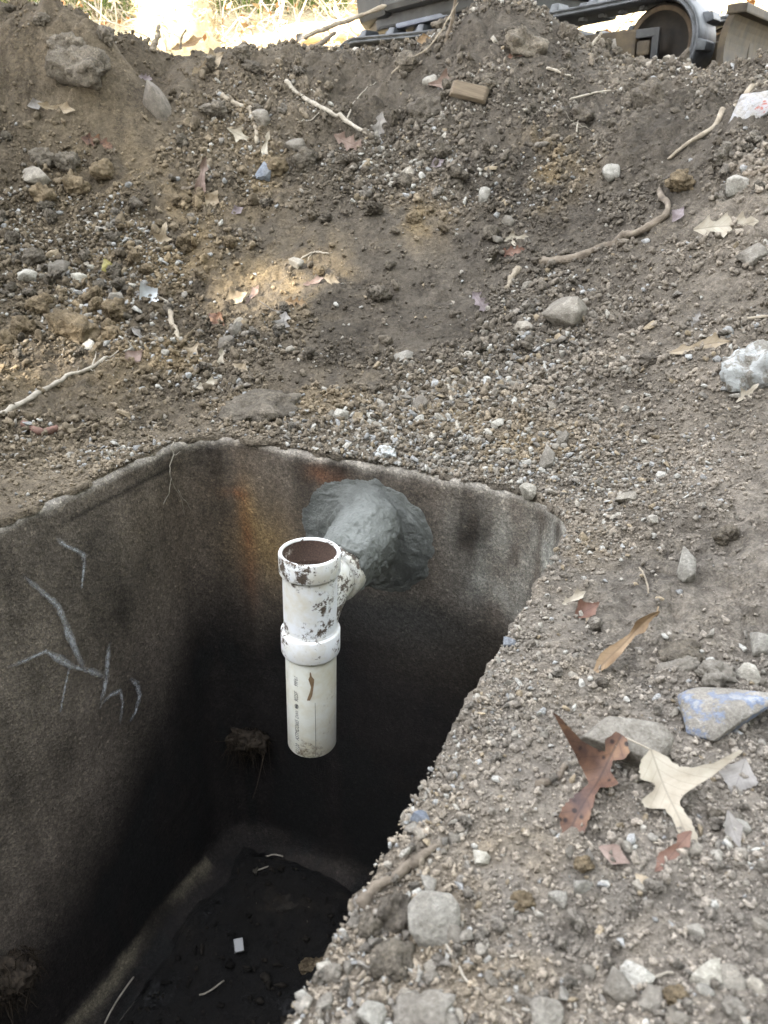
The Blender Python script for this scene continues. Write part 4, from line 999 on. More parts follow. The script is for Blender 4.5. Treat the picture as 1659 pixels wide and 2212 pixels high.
ROCKS = [
 (1590,1535,225,92,'stone',M_bluer,'large stone painted blue on top at the right edge',6,3.12),
 (1625,775,130,120,'clod',M_white,'large stone daubed with white paint at the right edge',1,-0.35),
 (1622,236,115,52,'stone',M_redr,'stone with red and white paint on the upper right bank',2,-0.25),
 (1215,676,100,72,'stone',M_stone,'flat angular grey slab standing on the slope behind the tank',3,-0.45),
 (1345,1590,190,110,'stone',M_stone,'big grey stone half buried above the two large oak leaves',4,0.15),
 (940,1965,120,105,'stone',M_pale,'large pale cracked stone near the tank rim in the foreground',5,0.1),
 (852,1945,95,100,'clod',M_dark,'big rounded dark stone left of the pale cracked stone',2,0.2),
 (1465,1435,100,34,'clod',M_stone,'long grey stone lying above the blue painted stone',3,-0.35),
 (1470,1398,105,50,'clod',M_clod,'flat dusty stone behind the long grey stone',4,-0.2),
 (1548,1450,90,62,'clod',M_stone,'round dusty clod just above the blue painted stone',5,0),
 (1610,1455,55,50,'stone',M_pale,'pale cube-like stone behind the blue painted stone',6,0.2),
 (1645,1385,60,60,'stone',M_pale,'pale angular stone at the right edge above the blue stone',7,0.2),
 (1590,1780,60,30,'stone',M_pale,'flat pale stone beside the grey crumpled leaf',8,0.1),
 (1375,2095,75,45,'stone',M_pale,'pale oblong stone in the lower right foreground',9,0.2),
 (1520,2090,68,55,'stone',M_pale,'rounded pale stone in the lower right foreground',0,0.0),
 (1570,2105,80,32,'stone',M_stone,'long flat stone right of the rounded pale stone',1,-0.2),
 (1580,2165,60,45,'clod',M_stone,'round grey stone in the bottom right corner',2,0.0),
 (1460,2140,60,40,'clod',M_clay,'brownish stone in the lower right foreground',3,0.0),
 (800,2180,62,85,'stone',M_pale,'white stone at the bottom edge near the tank rim',4,0.25),
 (1180,2180,80,60,'stone',M_stone,'grey blurred stone at the bottom centre edge',5,0.3),
 (905,1765,44,28,'stone',M_blues,'small blue chip of stone at the tank rim',6,0.2),
 (1101,1384,34,22,'stone',M_blues,'small bluish stone at the corner of the rim',7,0.1),
 (915,232,92,64,'clod',M_dark,'largest dark clod on the middle slope below the mound top',0,0.0),
 (1398,203,78,72,'clod',M_dark,'dark tilted clod on the right slope below the track',1,-0.35),
 (1255,240,62,44,'clod',M_dark,'squat dark clod on the right middle slope',2,0.1),
 (165,694,118,84,'clod',M_clay,'biggest brown clod on the left of the pit edge',3,0.15),
 (88,650,62,60,'clod',M_clay,'round brown clod left of the biggest brown clod',4,0.0),
 (55,705,66,60,'clod',M_clay,'brown clod at the left edge below the round one',5,0.0),
 (8,730,50,62,'clod',M_clay,'brown clod cut by the left edge of the picture',6,0.0),
 (210,655,38,52,'clod',M_clay,'upright pale brown clod right of the biggest brown clod',7,0.1),
 (252,662,58,58,'clod',M_clay,'rough brown clod beside the upright pale clod',8,0.0),
 (245,712,40,40,'clod',M_clay,'small brown clod at the foot of the rough brown clod',9,0.0),
 (336,218,92,46,'stone',M_dark,'flat dark slab leaning in the gully on the left slope',3,0.85),
 (662,336,56,66,'clod',M_clod,'hollow curved clod on the middle slope',9,0.3),
 (95,335,60,52,'clod',M_clod,'round grey clod on the upper left slope',0,0.0),
 (150,345,52,48,'clod',M_clod,'round clod right of the grey one on the upper left slope',1,0.0),
 (80,375,66,36,'stone',M_stone,'flat pale slab on the left slope',9,0.1),
 (95,412,60,54,'clod',M_clay,'crumbly brown clod on the left slope below the slab',2,0.0),
 (170,395,60,50,'clod',M_clay,'mossy brown clod on the left slope',3,0.1),
 (222,360,56,50,'clod',M_clay,'ochre clod on the left slope',4,0.0),
 (75,552,64,40,'clod',M_clod,'roll-shaped clod on the left slope',5,-0.5),
 (130,575,40,36,'stone',M_stone,'greenish grey stone near the roll-shaped clod',0,0.2),
 (235,700,30,40,'clod',M_clay,'small upright clod near the pit edge on the left',6,0.0),
 (195,745,34,24,'stone',M_pale,'small white stone below the brown clods',1,0.0),
 (595,355,58,46,'clod',M_clay,'ochre crumbly clod in the middle slope',7,0.0),
 (570,370,34,36,'stone',M_blues,'small blue-grey stone beside the ochre crumbly clod',2,0.2),
 (565,255,40,44,'stone',M_stone,'grey stone among clods in the upper left gully',3,0.1),
 (475,232,44,40,'clod',M_clod,'rounded clod beside the twig on the upper slope',8,0.0),
 (690,580,30,30,'clod',M_clay,'ochre pebble in the sunny patch',9,0.0),
 (640,568,34,26,'stone',M_pale,'pale stone above the sunny patch',4,0.2),
 (892,467,38,34,'clod',M_clay,'ochre clod on the centre slope',0,0.0),
 (1045,420,26,38,'stone',M_pale,'upright pale stone on the centre right slope',5,0.3),
 (1095,478,30,22,'stone',M_stone,'flat grey stone on the centre right slope',6,0.2),
 (870,767,48,22,'stone',M_pale,'flat pale stone on the slope behind the tank',7,-0.4),
 (735,893,40,30,'stone',M_pale,'pale block on the gravel behind the tank',8,-0.2),
 (908,868,38,46,'stone',M_stone,'upright yellowish stone behind the tank',9,0.1),
 (1075,912,28,22,'stone',M_pale,'pale pebble right of the thin white root',0,0.1),
 (1215,945,22,40,'stone',M_stone,'narrow upright stone behind the right corner of the tank',1,0.5),
 (1180,985,30,56,'stone',M_stone,'tall stone at the right corner of the tank',2,0.2),
 (1138,1058,36,40,'stone',M_pale,'pale angular stone beside the right tank corner',3,0.0),
 (1350,1075,50,28,'stone',M_stone,'flat stone on the bank right of the tank corner',4,-0.1),
 (835,976,54,32,'clod',M_white,'white crumbly lump on the back rim of the tank',5,0.0),
 (560,872,190,70,'clod',M_clod,'hard block of brown subsoil jutting out behind the tank',6,0.0),
 (1390,690,60,46,'clod',M_dark,'dark angular stone on the right slope',7,-0.2),
 (1470,385,66,52,'clod',M_clay,'brown crumbly clod on the right bank',8,0.0),
 (1320,370,40,34,'stone',M_pale,'pale stone on the upper right slope',5,0.2),
 (1590,400,50,40,'stone',M_pale,'pale jagged stone on the right bank',6,0.0),
 (1625,545,66,38,'stone',M_stone,'grey slab at the right edge of the bank',7,-0.3),
 (1400,770,44,34,'clod',M_dark,'round dark stone on the right bank above the gravel',9,0.0),
 (1545,1755,46,34,'clod',M_clod,'small dusty clod below the pale oak leaf',0,0.0),
 (1300,1470,30,22,'clod',M_dark,'small dark pebble under the curled leaf',1,0.0),
 (1480,1215,36,80,'stone',M_pale,'upright split stone on the right bank',2,0.1),
 (1570,1145,60,50,'clod',M_clod,'soft clod on the right bank',3,-0.3),
 (1260,1860,50,28,'clod',M_clay,'flat ochre stone left of the pink leaf fragment',4,0.1),
 (1130,1940,60,44,'clod',M_clay,'pale yellow lump in the foreground dirt',5,0.0),
 (1200,1940,50,30,'stone',M_pale,'oblong pale stone in the middle foreground',6,-0.3),
 (1040,1845,40,32,'stone',M_pale,'small pale stone right of the thick root',7,0.0),
 (845,2060,110,70,'clod',M_clod,'broad clod at the rim in the lower foreground',6,0.1),
 (800,1990,60,66,'clod',M_clod,'clod at the rim below the thick root',7,0.1),
 (930,2180,170,70,'clod',M_stone,'broad dusty lump at the bottom edge',8,0.1),
 (720,2090,50,40,'clod',M_stone,'grey lump on the rim at the bottom',9,0.0),
 (150,92,90,56,'clod',M_clod,'solid clod on top of the left mound',0,0.1),
 (175,128,140,80,'clod',M_clod,'big smooth block of soil in the face of the left mound',1,0.0),
 (1130,80,120,70,'clod',M_clod,'large block of soil below the top of the centre mound',2,0.2),
 (1225,70,52,44,'clod',M_dark,'dark brown angular clod right of the centre mound top',3,0.1),
 (1425,108,52,44,'clod',M_clod,'square clod in front of the idler wheel',4,0.0),
 (1060,180,66,40,'clod',M_clod,'flat clod on the centre mound',5,0.1),
 (880,130,60,52,'clod',M_clod,'round clod on the left flank of the centre mound',6,0.0),
 (90,38,36,30,'clod',M_clod,'small round clod on the crest of the left mound',7,0.0),
 (230,72,44,40,'clod',M_clod,'clod at the broken edge of the left mound',8,0.0),
 (545,140,44,30,'clod',M_dark,'dark stub of clod on the crest in the middle',9,0.0),
]
for (px, py, wp, hp_, kd, mt, lb, i, rl) in ROCKS:
    place_rock(px, py, wp, hp_, kd, mt, lb, i, rl, sink=0.28 if kd == 'stone' else (0.36 if wp < 100 else 0.44))

# ------------------------------------------------------------------ loose crumbs, gravel and the larger single pieces
def view_px(P):
    q = P-CAM[None]; dep = q[:, 1]*CP-q[:, 2]*SP; up = q[:, 1]*SP+q[:, 2]*CP
    return 829.5+FPX*q[:, 0]/dep, 1106.0-FPX*up/dep, dep
LO = [stone_proto(200+i, 1, True) for i in range(5)]+[crumb_proto(220+i, 2) for i in range(8)]
MI = [stone_proto(300+i, 2, True) for i in range(6)]+[crumb_proto(320+i, 3) for i in range(8)]
GRAVEL = [hit(px, py, False) for px, py in [(1050,900),(1150,1000),(900,860),(1250,1050),(1250,900),(1000,1000),(1350,1100),(1100,800),(1180,1180),(1150,1300),(1050,1500),(950,1700),(880,1900),(800,2100),(980,2000),(1500,2100),(1400,2000),(820,960),(1500,1450),(150,650),(300,560),(80,480),(500,250)]]
SMOOTH = [hit(px, py, False) for px, py in [(740,470),(800,680),(900,640),(1330,260),(1500,250),(1480,1000),(1600,1080),(1450,1150),(170,830),(1300,1350),(1200,1580),(1350,1950),(120,120),(1130,60),(1250,900),(330,900)]]
def gravelly(x, y):
    g = np.zeros(x.shape); s = np.zeros(x.shape)
    for p in GRAVEL: g += np.exp(-((x-p[0])**2+(y-p[1])**2)/(0.16+0.03*p[1])**2)
    for p in SMOOTH: s += np.exp(-((x-p[0])**2+(y-p[1])**2)/(0.15+0.035*p[1])**2)
    return np.clip(0.62+0.9*np.clip(g, 0, 1.3)-0.75*np.clip(s, 0, 1)+1.5*fbm(x*2.0, y*2.0, 12.0, 3)+0.7*fbm(x*7, y*7, 15.0, 2), 0.06, 2.2)
allp = []
def scatter(dens, s0, s1, ymax=5.0, ymin=0.15, xlim=2.3):
    area = (2*xlim)*(ymax-ymin); n = rng.poisson(area*dens*1.6)
    x = rng.uniform(-xlim, xlim, n); y = rng.uniform(ymin, ymax, n)
    sd = tank_sd(x, y); s = s0*(s1/s0)**(rng.random(n)**1.5)
    ok = (sd > s*0.25) & (rng.random(n)*1.6 < gravelly(x, y))
    ok &= np.abs(x) < 0.60*y+0.55
    x, y, s = x[ok], y[ok], s[ok]
    z = ground_h(x, y); P = np.stack([x, y, z], 1)
    return P, s
BANDS = [(36, 0.034, 0.060, 4.5, 2.7), (140, 0.022, 0.036, 4.6, 2.4), (26, 0.013, 0.022, 4.7, 0.1), (800, 0.013, 0.022, 4.7, 2.0), (300, 0.0085, 0.013, 4.7, 0.1), (2600, 0.0085, 0.013, 4.7, 1.7), (3600, 0.0055, 0.0085, 4.7, 0.1), (6500, 0.0036, 0.0055, 3.6, 0.1), (12000, 0.0023, 0.0036, 1.8, 0.1), (26000, 0.0014, 0.0023, 0.95, 0.1)]
PP, SS_ = [], []
for dn, s0, s1, ym, yn in BANDS:
    P, s = scatter(dn, s0, s1, ym, yn); PP.append(P); SS_.append(s)
# drifts of angular gravel: behind the tank, round its right corner and along the near rim
gr = np.random.default_rng(91); n_loose = sum(len(p) for p in PP)
for px, py, spread, cnt, s0, s1 in [(1050,890,0.12,70,0.007,0.014),(1160,960,0.12,70,0.007,0.015),(1010,985,0.09,50,0.006,0.012),(1140,1060,0.07,40,0.007,0.014),(1260,1060,0.12,70,0.006,0.013),(1240,1180,0.09,60,0.006,0.012),
        (900,850,0.14,50,0.006,0.012),(1350,1000,0.15,50,0.006,0.011),(1140,1330,0.06,40,0.005,0.010),(1060,1470,0.07,40,0.005,0.010),(960,1660,0.06,40,0.005,0.010),(880,1850,0.06,40,0.005,0.010),(800,2060,0.06,50,0.005,0.011),(720,2160,0.04,30,0.005,0.010),
        (900,2120,0.06,40,0.005,0.012),(1480,2080,0.06,24,0.006,0.013),(1540,1420,0.06,30,0.006,0.012),(1300,760,0.2,50,0.007,0.013),(1000,700,0.25,50,0.006,0.012),(120,600,0.2,60,0.008,0.018),(300,560,0.22,60,0.008,0.016),(600,780,0.2,40,0.006,0.012)]:
    p = hit(px, py, False); x = p[0]+gr.normal(0, spread, cnt); y = p[1]+gr.normal(0, spread, cnt); s = s0*(s1/s0)**(gr.random(cnt)**1.6)
    ok = tank_sd(x, y) > s*0.3; x, y, s = x[ok], y[ok], s[ok]; PP.append(np.stack([x, y, ground_h(x, y)], 1)); SS_.append(s)
PP = np.concatenate(PP); SS_ = np.concatenate(SS_); FORCED = np.arange(len(PP)) >= n_loose
tk = np.array(TAKEN)
big = SS_ > 0.007
drop = np.zeros(len(PP), bool); ib = np.nonzero(big)[0]
dm = ((PP[ib, None, 0]-tk[None, :, 0])**2+(PP[ib, None, 1]-tk[None, :, 1])**2 < (tk[None, :, 2]*0.8)**2).any(1); drop[ib[dm]] = True
PP, SS_, FORCED = PP[~drop], SS_[~drop], FORCED[~drop]
# extra clods and stones tumbled on the right-hand rim
n = len(PP)
kindr = rng.random(n)
soil = soil_color(PP[:, 0], PP[:, 1])
stonefrac = np.where(SS_ > 0.02, 0.4, 1.0)*np.clip(0.17+0.25*(gravelly(PP[:, 0], PP[:, 1])-0.8), 0.06, 0.55)*np.where(SS_ < 0.005, 0.6, 1.0)
is_stone = (kindr < stonefrac) | (FORCED & (kindr < 0.8))
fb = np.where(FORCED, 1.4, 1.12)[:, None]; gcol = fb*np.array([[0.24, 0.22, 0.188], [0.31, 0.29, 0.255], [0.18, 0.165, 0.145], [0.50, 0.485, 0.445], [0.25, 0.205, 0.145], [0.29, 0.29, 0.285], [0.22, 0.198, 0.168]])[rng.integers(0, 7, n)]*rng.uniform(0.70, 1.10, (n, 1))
ccol = soil*rng.uniform(0.78, 1.42, (n, 1))  # crumbs lightened in colour so the painted gaps read darker
gcol = gcol*np.minimum(1, 0.40/gcol.max(1))[:, None]
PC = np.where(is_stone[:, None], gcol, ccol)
# the single pieces that show largest
vx, vy, vd = view_px(PP)
app = SS_*FPX/np.maximum(vd, 0.1)
inview = (vx > -10) & (vx < 1669) & (vy > 0) & (vy < 2222)
score = np.where(inview, app, 0); order = np.argsort(-score)[:330]
n_st, n_cl = 0, 0; single = []
import re as _re
LAND = []
for px, py, wp, hp_, kd, mt, lb, i, rl in ROCKS:
    sh = _re.split(r' (?:on|at|in|near|behind|beside|below|above|left|right|just|lying|standing|half|with|cut|jutting|leaning|among|under) ', lb)[0]
    LAND.append((px, py, sh))
LAND = [l for l in LAND if sum(1 for m in LAND if m[2] == l[2]) == 1 and len(l[2].split()) >= 2]
LAND += [(1497, 1730, 'large pale tan oak leaf'), (1275, 1710, 'large spotted red-brown oak leaf'), (1335, 1435, 'long curled brown leaf on the bank'), (1325, 1845, 'pinkish leaf fragment'), (1300, 500, 'thick crooked branch'),
         (860, 1895, 'thick brown root'), (1515, 748, 'long tan leaf'), (610, 715, 'grey-brown oak leaf'), (660, 600, 'sunny patch'), (415, 770, 'tan forked leaf'), (130, 830, 'long pale root on the pit edge'), (353, 528, 'broad tan leaf'),
         (1580, 1800, 'crumpled pale grey leaf'), (982, 885, 'small crooked white root'), (450, 165, 'large folded tan leaf')]
RANK = {}; SEEN = {}
def relation(px, py):
    d = [((px-l[0])**2+(py-l[1])**2, l) for l in LAND]; dd, l = min(d, key=lambda q: q[0]); dx, dy = px-l[0], py-l[1]
    if abs(dx) > abs(dy): w_ = 'right of' if dx > 0 else 'left of'
    else: w_ = 'below' if dy > 0 else 'above'
    return math.sqrt(dd), w_, l[2]
ORD = ['', 'second ', 'third ', 'fourth ', 'fifth ', 'sixth ', 'seventh ', 'eighth ', 'ninth ', 'tenth ', 'eleventh ', 'twelfth ', 'thirteenth ', 'fourteenth ', 'fifteenth ', 'sixteenth ', 'seventeenth ', 'eighteenth ']
def tone_of(c, st):
    if st: return 'pale' if c.mean() > 0.38 else ('grey' if c[0]/c[2] < 1.28 else 'tan')
    return 'ochre' if c[0]/c[2] > 1.85 else 'brown'
for k in order:
    nm = 'stone' if is_stone[k] else 'dirt_clod'
    if nm == 'stone':
        if n_st >= 190: continue
        n_st += 1
    else:
        if n_cl >= 190: continue
        n_cl += 1
    single.append(k)
    c = PC[k]; mt = (M_pale if c.mean() > 0.38 else M_stone) if nm == 'stone' else (M_clay if c[0]/c[2] > 1.85 else (M_dusty if c.mean() > 0.15 else M_clod))
    i = int(rng.integers(0, 10)); o = bpy.data.objects.new(nm, rock_mesh('stone' if nm == 'stone' else 'sclod', i, mt)); COL.objects.link(o)
    R = Matrix.Rotation(random.uniform(0, 6.28), 3, 'Z') @ Matrix.Rotation(random.uniform(-0.5, 0.5), 3, 'X') @ Matrix.Rotation(random.uniform(-0.4, 0.4), 3, 'Y')
    s = float(SS_[k])
    o.matrix_world = Matrix.Translation(Vector(PP[k]+np.array([0, 0, s*(0.25 if nm == 'stone' else 0.42)]))) @ R.to_4x4() @ Matrix.Diagonal((s, s*random.uniform(0.8, 1.1), s*random.uniform(0.75, 1.05), 1))
    o['category'] = 'stone' if nm == 'stone' else 'dirt clod'; o['group'] = 'small loose stones on the dug dirt' if nm == 'stone' else 'small dirt clods on the dug dirt'
    dist, rel, land = relation(vx[k], vy[k]); RANK.setdefault((tone_of(c, nm == 'stone')+(' stone' if nm == 'stone' else ' clod'), rel, land), []).append((dist, o))
for (what, rel, land), lst in RANK.items():
    for j, (dist, o) in enumerate(sorted(lst, key=lambda q: q[0])):
        o['label'] = f"small {what} {ORD[min(j, 17)]}nearest {rel} the {land}"
mask = np.ones(n, bool); mask[single] = False
LIB = bpy.data.collections.new('crumb_shapes')
M_crumb = soil_material('soil_crumbs', 1.3, attr='tint', bump=0.6, cells=False, inst=True)
def lib(name, protos):
    c = bpy.data.collections.new(name)
    for j, (V, F) in enumerate(protos):
        me = mesh_from(name, V, F, False); me.materials.append(M_crumb); c.objects.link(bpy.data.objects.new(f'{name}_{j:02d}', me))
    return c
def strewn(name, sel, coll, pick, label):
    """one object of kind stuff: a cloud of points that carries a small rock at each"""
    m = len(sel); me = bpy.data.meshes.new(name); me.vertices.add(m)
    s = SS_[sel]; P = PP[sel]+np.array([0, 0, 1.0])*(s*np.where(s > 0.011, rng.uniform(0.25, 0.80, m), rng.uniform(0.05, 0.65, m)))[:, None]
    me.vertices.foreach_set('co', P.astype(np.float32).ravel())
    def attr(nm, typ, arr, key):
        at_ = me.attributes.new(nm, typ, 'POINT'); at_.data.foreach_set(key, np.ascontiguousarray(arr).ravel())
    attr('tint', 'FLOAT_COLOR', np.concatenate([PC[sel], np.ones((m, 1))], 1).astype(np.float32), 'color')
    attr('shape', 'INT', pick.astype(np.int32), 'value')
    attr('turn', 'FLOAT_VECTOR', np.stack([rng.normal(0, 0.5, m), rng.normal(0, 0.5, m), rng.uniform(0, 6.283, m)], 1).astype(np.float32), 'vector')
    attr('size', 'FLOAT_VECTOR', (s[:, None]*rng.uniform(0.62, 1.15, (m, 3))).astype(np.float32), 'vector')
    o = obj(name, me, None, label=label, kind='stuff')
    ng = bpy.data.node_groups.new(name, 'GeometryNodeTree')
    ng.interface.new_socket('Geometry', in_out='INPUT', socket_type='NodeSocketGeometry'); ng.interface.new_socket('Geometry', in_out='OUTPUT', socket_type='NodeSocketGeometry')
    gi = ng.nodes.new('NodeGroupInput'); go = ng.nodes.new('NodeGroupOutput')
    ip = ng.nodes.new('GeometryNodeInstanceOnPoints'); ci = ng.nodes.new('GeometryNodeCollectionInfo')
    ci.inputs['Collection'].default_value = coll; ci.inputs['Separate Children'].default_value = True; ci.inputs['Reset Children'].default_value = True
    def named(nm, typ):
        x = ng.nodes.new('GeometryNodeInputNamedAttribute'); x.data_type = typ; x.inputs['Name'].default_value = nm; return x.outputs['Attribute']
    er = ng.nodes.new('FunctionNodeEulerToRotation')
    ng.links.new(named('turn', 'FLOAT_VECTOR'), er.inputs[0])
    ng.links.new(gi.outputs[0], ip.inputs['Points']); ng.links.new(ci.outputs[0], ip.inputs['Instance']); ip.inputs['Pick Instance'].default_value = True
    ng.links.new(named('shape', 'INT'), ip.inputs['Instance Index']); ng.links.new(er.outputs[0], ip.inputs['Rotation']); ng.links.new(named('size', 'FLOAT_VECTOR'), ip.inputs['Scale'])
    ng.links.new(ip.outputs[0], go.inputs[0])
    md = o.modifiers.new('strewn', 'NODES'); md.node_group = ng
    print(name, m); return o
rest = np.nonzero(mask)[0]
larg = rest[app[rest] > 9]; smal = rest[app[rest] <= 9]
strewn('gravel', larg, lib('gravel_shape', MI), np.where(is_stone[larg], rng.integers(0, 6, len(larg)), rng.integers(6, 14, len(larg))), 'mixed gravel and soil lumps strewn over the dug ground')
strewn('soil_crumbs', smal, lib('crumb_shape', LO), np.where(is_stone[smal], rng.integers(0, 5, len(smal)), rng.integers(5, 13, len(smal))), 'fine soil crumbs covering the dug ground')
# ------------------------------------------------------------------ dead leaves
def leaf_material(name, c0, c1, c2, spot=0.0):
    N = NT(name); P_ = N.coord('Object')
    n1 = N.noise(26, 4, 0.6, P_); n2 = N.noise(120, 4, 0.7, P_)
    r = N.ramp(n1.outputs[0], [(0.3, c0), (0.5, c1), (0.72, c2)])
    c = r.outputs[0]
    if spot > 0:
        vo = N.t.nodes.new('ShaderNodeTexVoronoi'); vo.inputs['Scale'].default_value = 75; N.l(P_, vo.inputs['Vector'])
        mk = N.ramp(vo.outputs['Distance'], [(0.16, (1, 1, 1)), (0.30, (0, 0, 0))])
        c = N.mix(mk.outputs[0], c, tuple(0.35*x for x in c0))
    ua = N.t.nodes.new('ShaderNodeVertexColor'); ua.layer_name = 'rib'; sp = N.t.nodes.new('ShaderNodeSeparateColor'); N.l(ua.outputs[0], sp.inputs[0])
    ay = math_node(N, 'ABSOLUTE', math_node(N, 'SUBTRACT', sp.outputs[1], 0.5), 0.0)
    mid = N.ramp(ay, [(0.004, (1, 1, 1)), (0.012, (0, 0, 0))])
    fr = math_node(N, 'FRACT', math_node(N, 'MULTIPLY', math_node(N, 'SUBTRACT', sp.outputs[0], math_node(N, 'MULTIPLY', ay, 0.9)), 9.0), 0.0)
    sv = N.ramp(math_node(N, 'ABSOLUTE', math_node(N, 'SUBTRACT', fr, 0.5), 0.0), [(0.02, (0.6, 0.6, 0.6)), (0.07, (0, 0, 0))])
    vein = N.mix(1.0, mid.outputs[0], sv.outputs[0], 'LIGHTEN')
    c = N.mix(math_node(N, 'MULTIPLY', vein, 0.55), c, tuple(0.62*x for x in c0))
    N.set(c, 0.55, N.bump(n2.outputs[0], 0.25, 0.003), spec=0.35)
    return N.m
LM = {
 'tan': leaf_material('tan_leaf', (0.19, 0.14, 0.088), (0.26, 0.207, 0.14), (0.34, 0.285, 0.21)),
 'pale': leaf_material('pale_leaf', (0.26, 0.222, 0.168), (0.34, 0.302, 0.24), (0.41, 0.375, 0.308)),
 'brown': leaf_material('red_brown_leaf', (0.055, 0.032, 0.028), (0.120, 0.064, 0.042), (0.24, 0.138, 0.075), 1.0),
 'red': leaf_material('rust_leaf', (0.085, 0.042, 0.030), (0.130, 0.068, 0.047), (0.19, 0.112, 0.08)),
 'purple': leaf_material('mauve_leaf', (0.12, 0.095, 0.095), (0.20, 0.165, 0.17), (0.30, 0.265, 0.275)),
 'pink': leaf_material('pinkish_leaf', (0.12, 0.078, 0.060), (0.18, 0.125, 0.102), (0.26, 0.20, 0.168)),
 'grey': leaf_material('grey_leaf', (0.13, 0.118, 0.108), (0.20, 0.185, 0.17), (0.30, 0.28, 0.26)),
 'yellow': leaf_material('yellow_leaf', (0.24, 0.20, 0.055), (0.33, 0.29, 0.11), (0.36, 0.33, 0.20)),
 'umber': leaf_material('umber_leaf', (0.14, 0.088, 0.046), (0.215, 0.145, 0.082), (0.30, 0.22, 0.135)),
}
LEAFSHAPE = {   # half widths along the midrib on the two sides (relative to length)
 'oak': ([(0,0.02),(0.10,0.10),(0.20,0.24),(0.27,0.10),(0.34,0.10),(0.46,0.27),(0.53,0.14),(0.60,0.09),(0.70,0.26),(0.76,0.10),(0.86,0.12),(1,0.0)],
         [(0,0.02),(0.08,0.08),(0.18,0.18),(0.25,0.08),(0.33,0.11),(0.44,0.26),(0.52,0.13),(0.62,0.08),(0.72,0.24),(0.79,0.09),(0.88,0.10),(1,0.0)]),
 'bigtan': ([(0,0.02),(0.06,0.12),(0.14,0.16),(0.22,0.26),(0.32,0.66),(0.40,0.30),(0.47,0.10),(0.55,0.06),(0.70,0.09),(0.85,0.10),(0.95,0.06),(1,0.01)],
            [(0,0.02),(0.06,0.14),(0.16,0.20),(0.23,0.20),(0.28,0.08),(0.33,0.10),(0.40,0.30),(0.47,0.26),(0.53,0.09),(0.65,0.06),(0.85,0.07),(1,0.01)]),
 'bigbrown': ([(0,0.05),(0.08,0.12),(0.16,0.10),(0.20,0.03),(0.28,0.05),(0.36,0.16),(0.42,0.13),(0.46,0.04),(0.55,0.05),(0.70,0.09),(0.84,0.12),(0.88,0.04),(1,0.03)],
              [(0,0.05),(0.10,0.09),(0.18,0.05),(0.22,0.16),(0.27,0.46),(0.33,0.22),(0.40,0.12),(0.47,0.05),(0.56,0.07),(0.70,0.11),(0.85,0.10),(0.92,0.06),(1,0.03)]),
 'narrow': ([(0,0.01),(0.12,0.05),(0.22,0.10),(0.30,0.04),(0.45,0.06),(0.60,0.10),(0.74,0.15),(0.80,0.06),(0.9,0.04),(1,0.0)],
            [(0,0.01),(0.10,0.06),(0.20,0.08),(0.32,0.03),(0.48,0.07),(0.62,0.10),(0.72,0.09),(0.84,0.04),(1,0.0)]),
 'tri': ([(0,0.02),(0.3,0.30),(0.42,0.36),(0.6,0.22),(0.8,0.10),(1,0.0)], [(0,0.02),(0.25,0.22),(0.4,0.30),(0.5,0.34),(0.7,0.16),(1,0.0)]),
 'star': ([(0,0.02),(0.25,0.10),(0.40,0.32),(0.48,0.12),(0.65,0.07),(0.8,0.10),(1,0.0)], [(0,0.02),(0.28,0.09),(0.42,0.35),(0.50,0.13),(0.68,0.06),(0.82,0.08),(1,0.0)]),
}
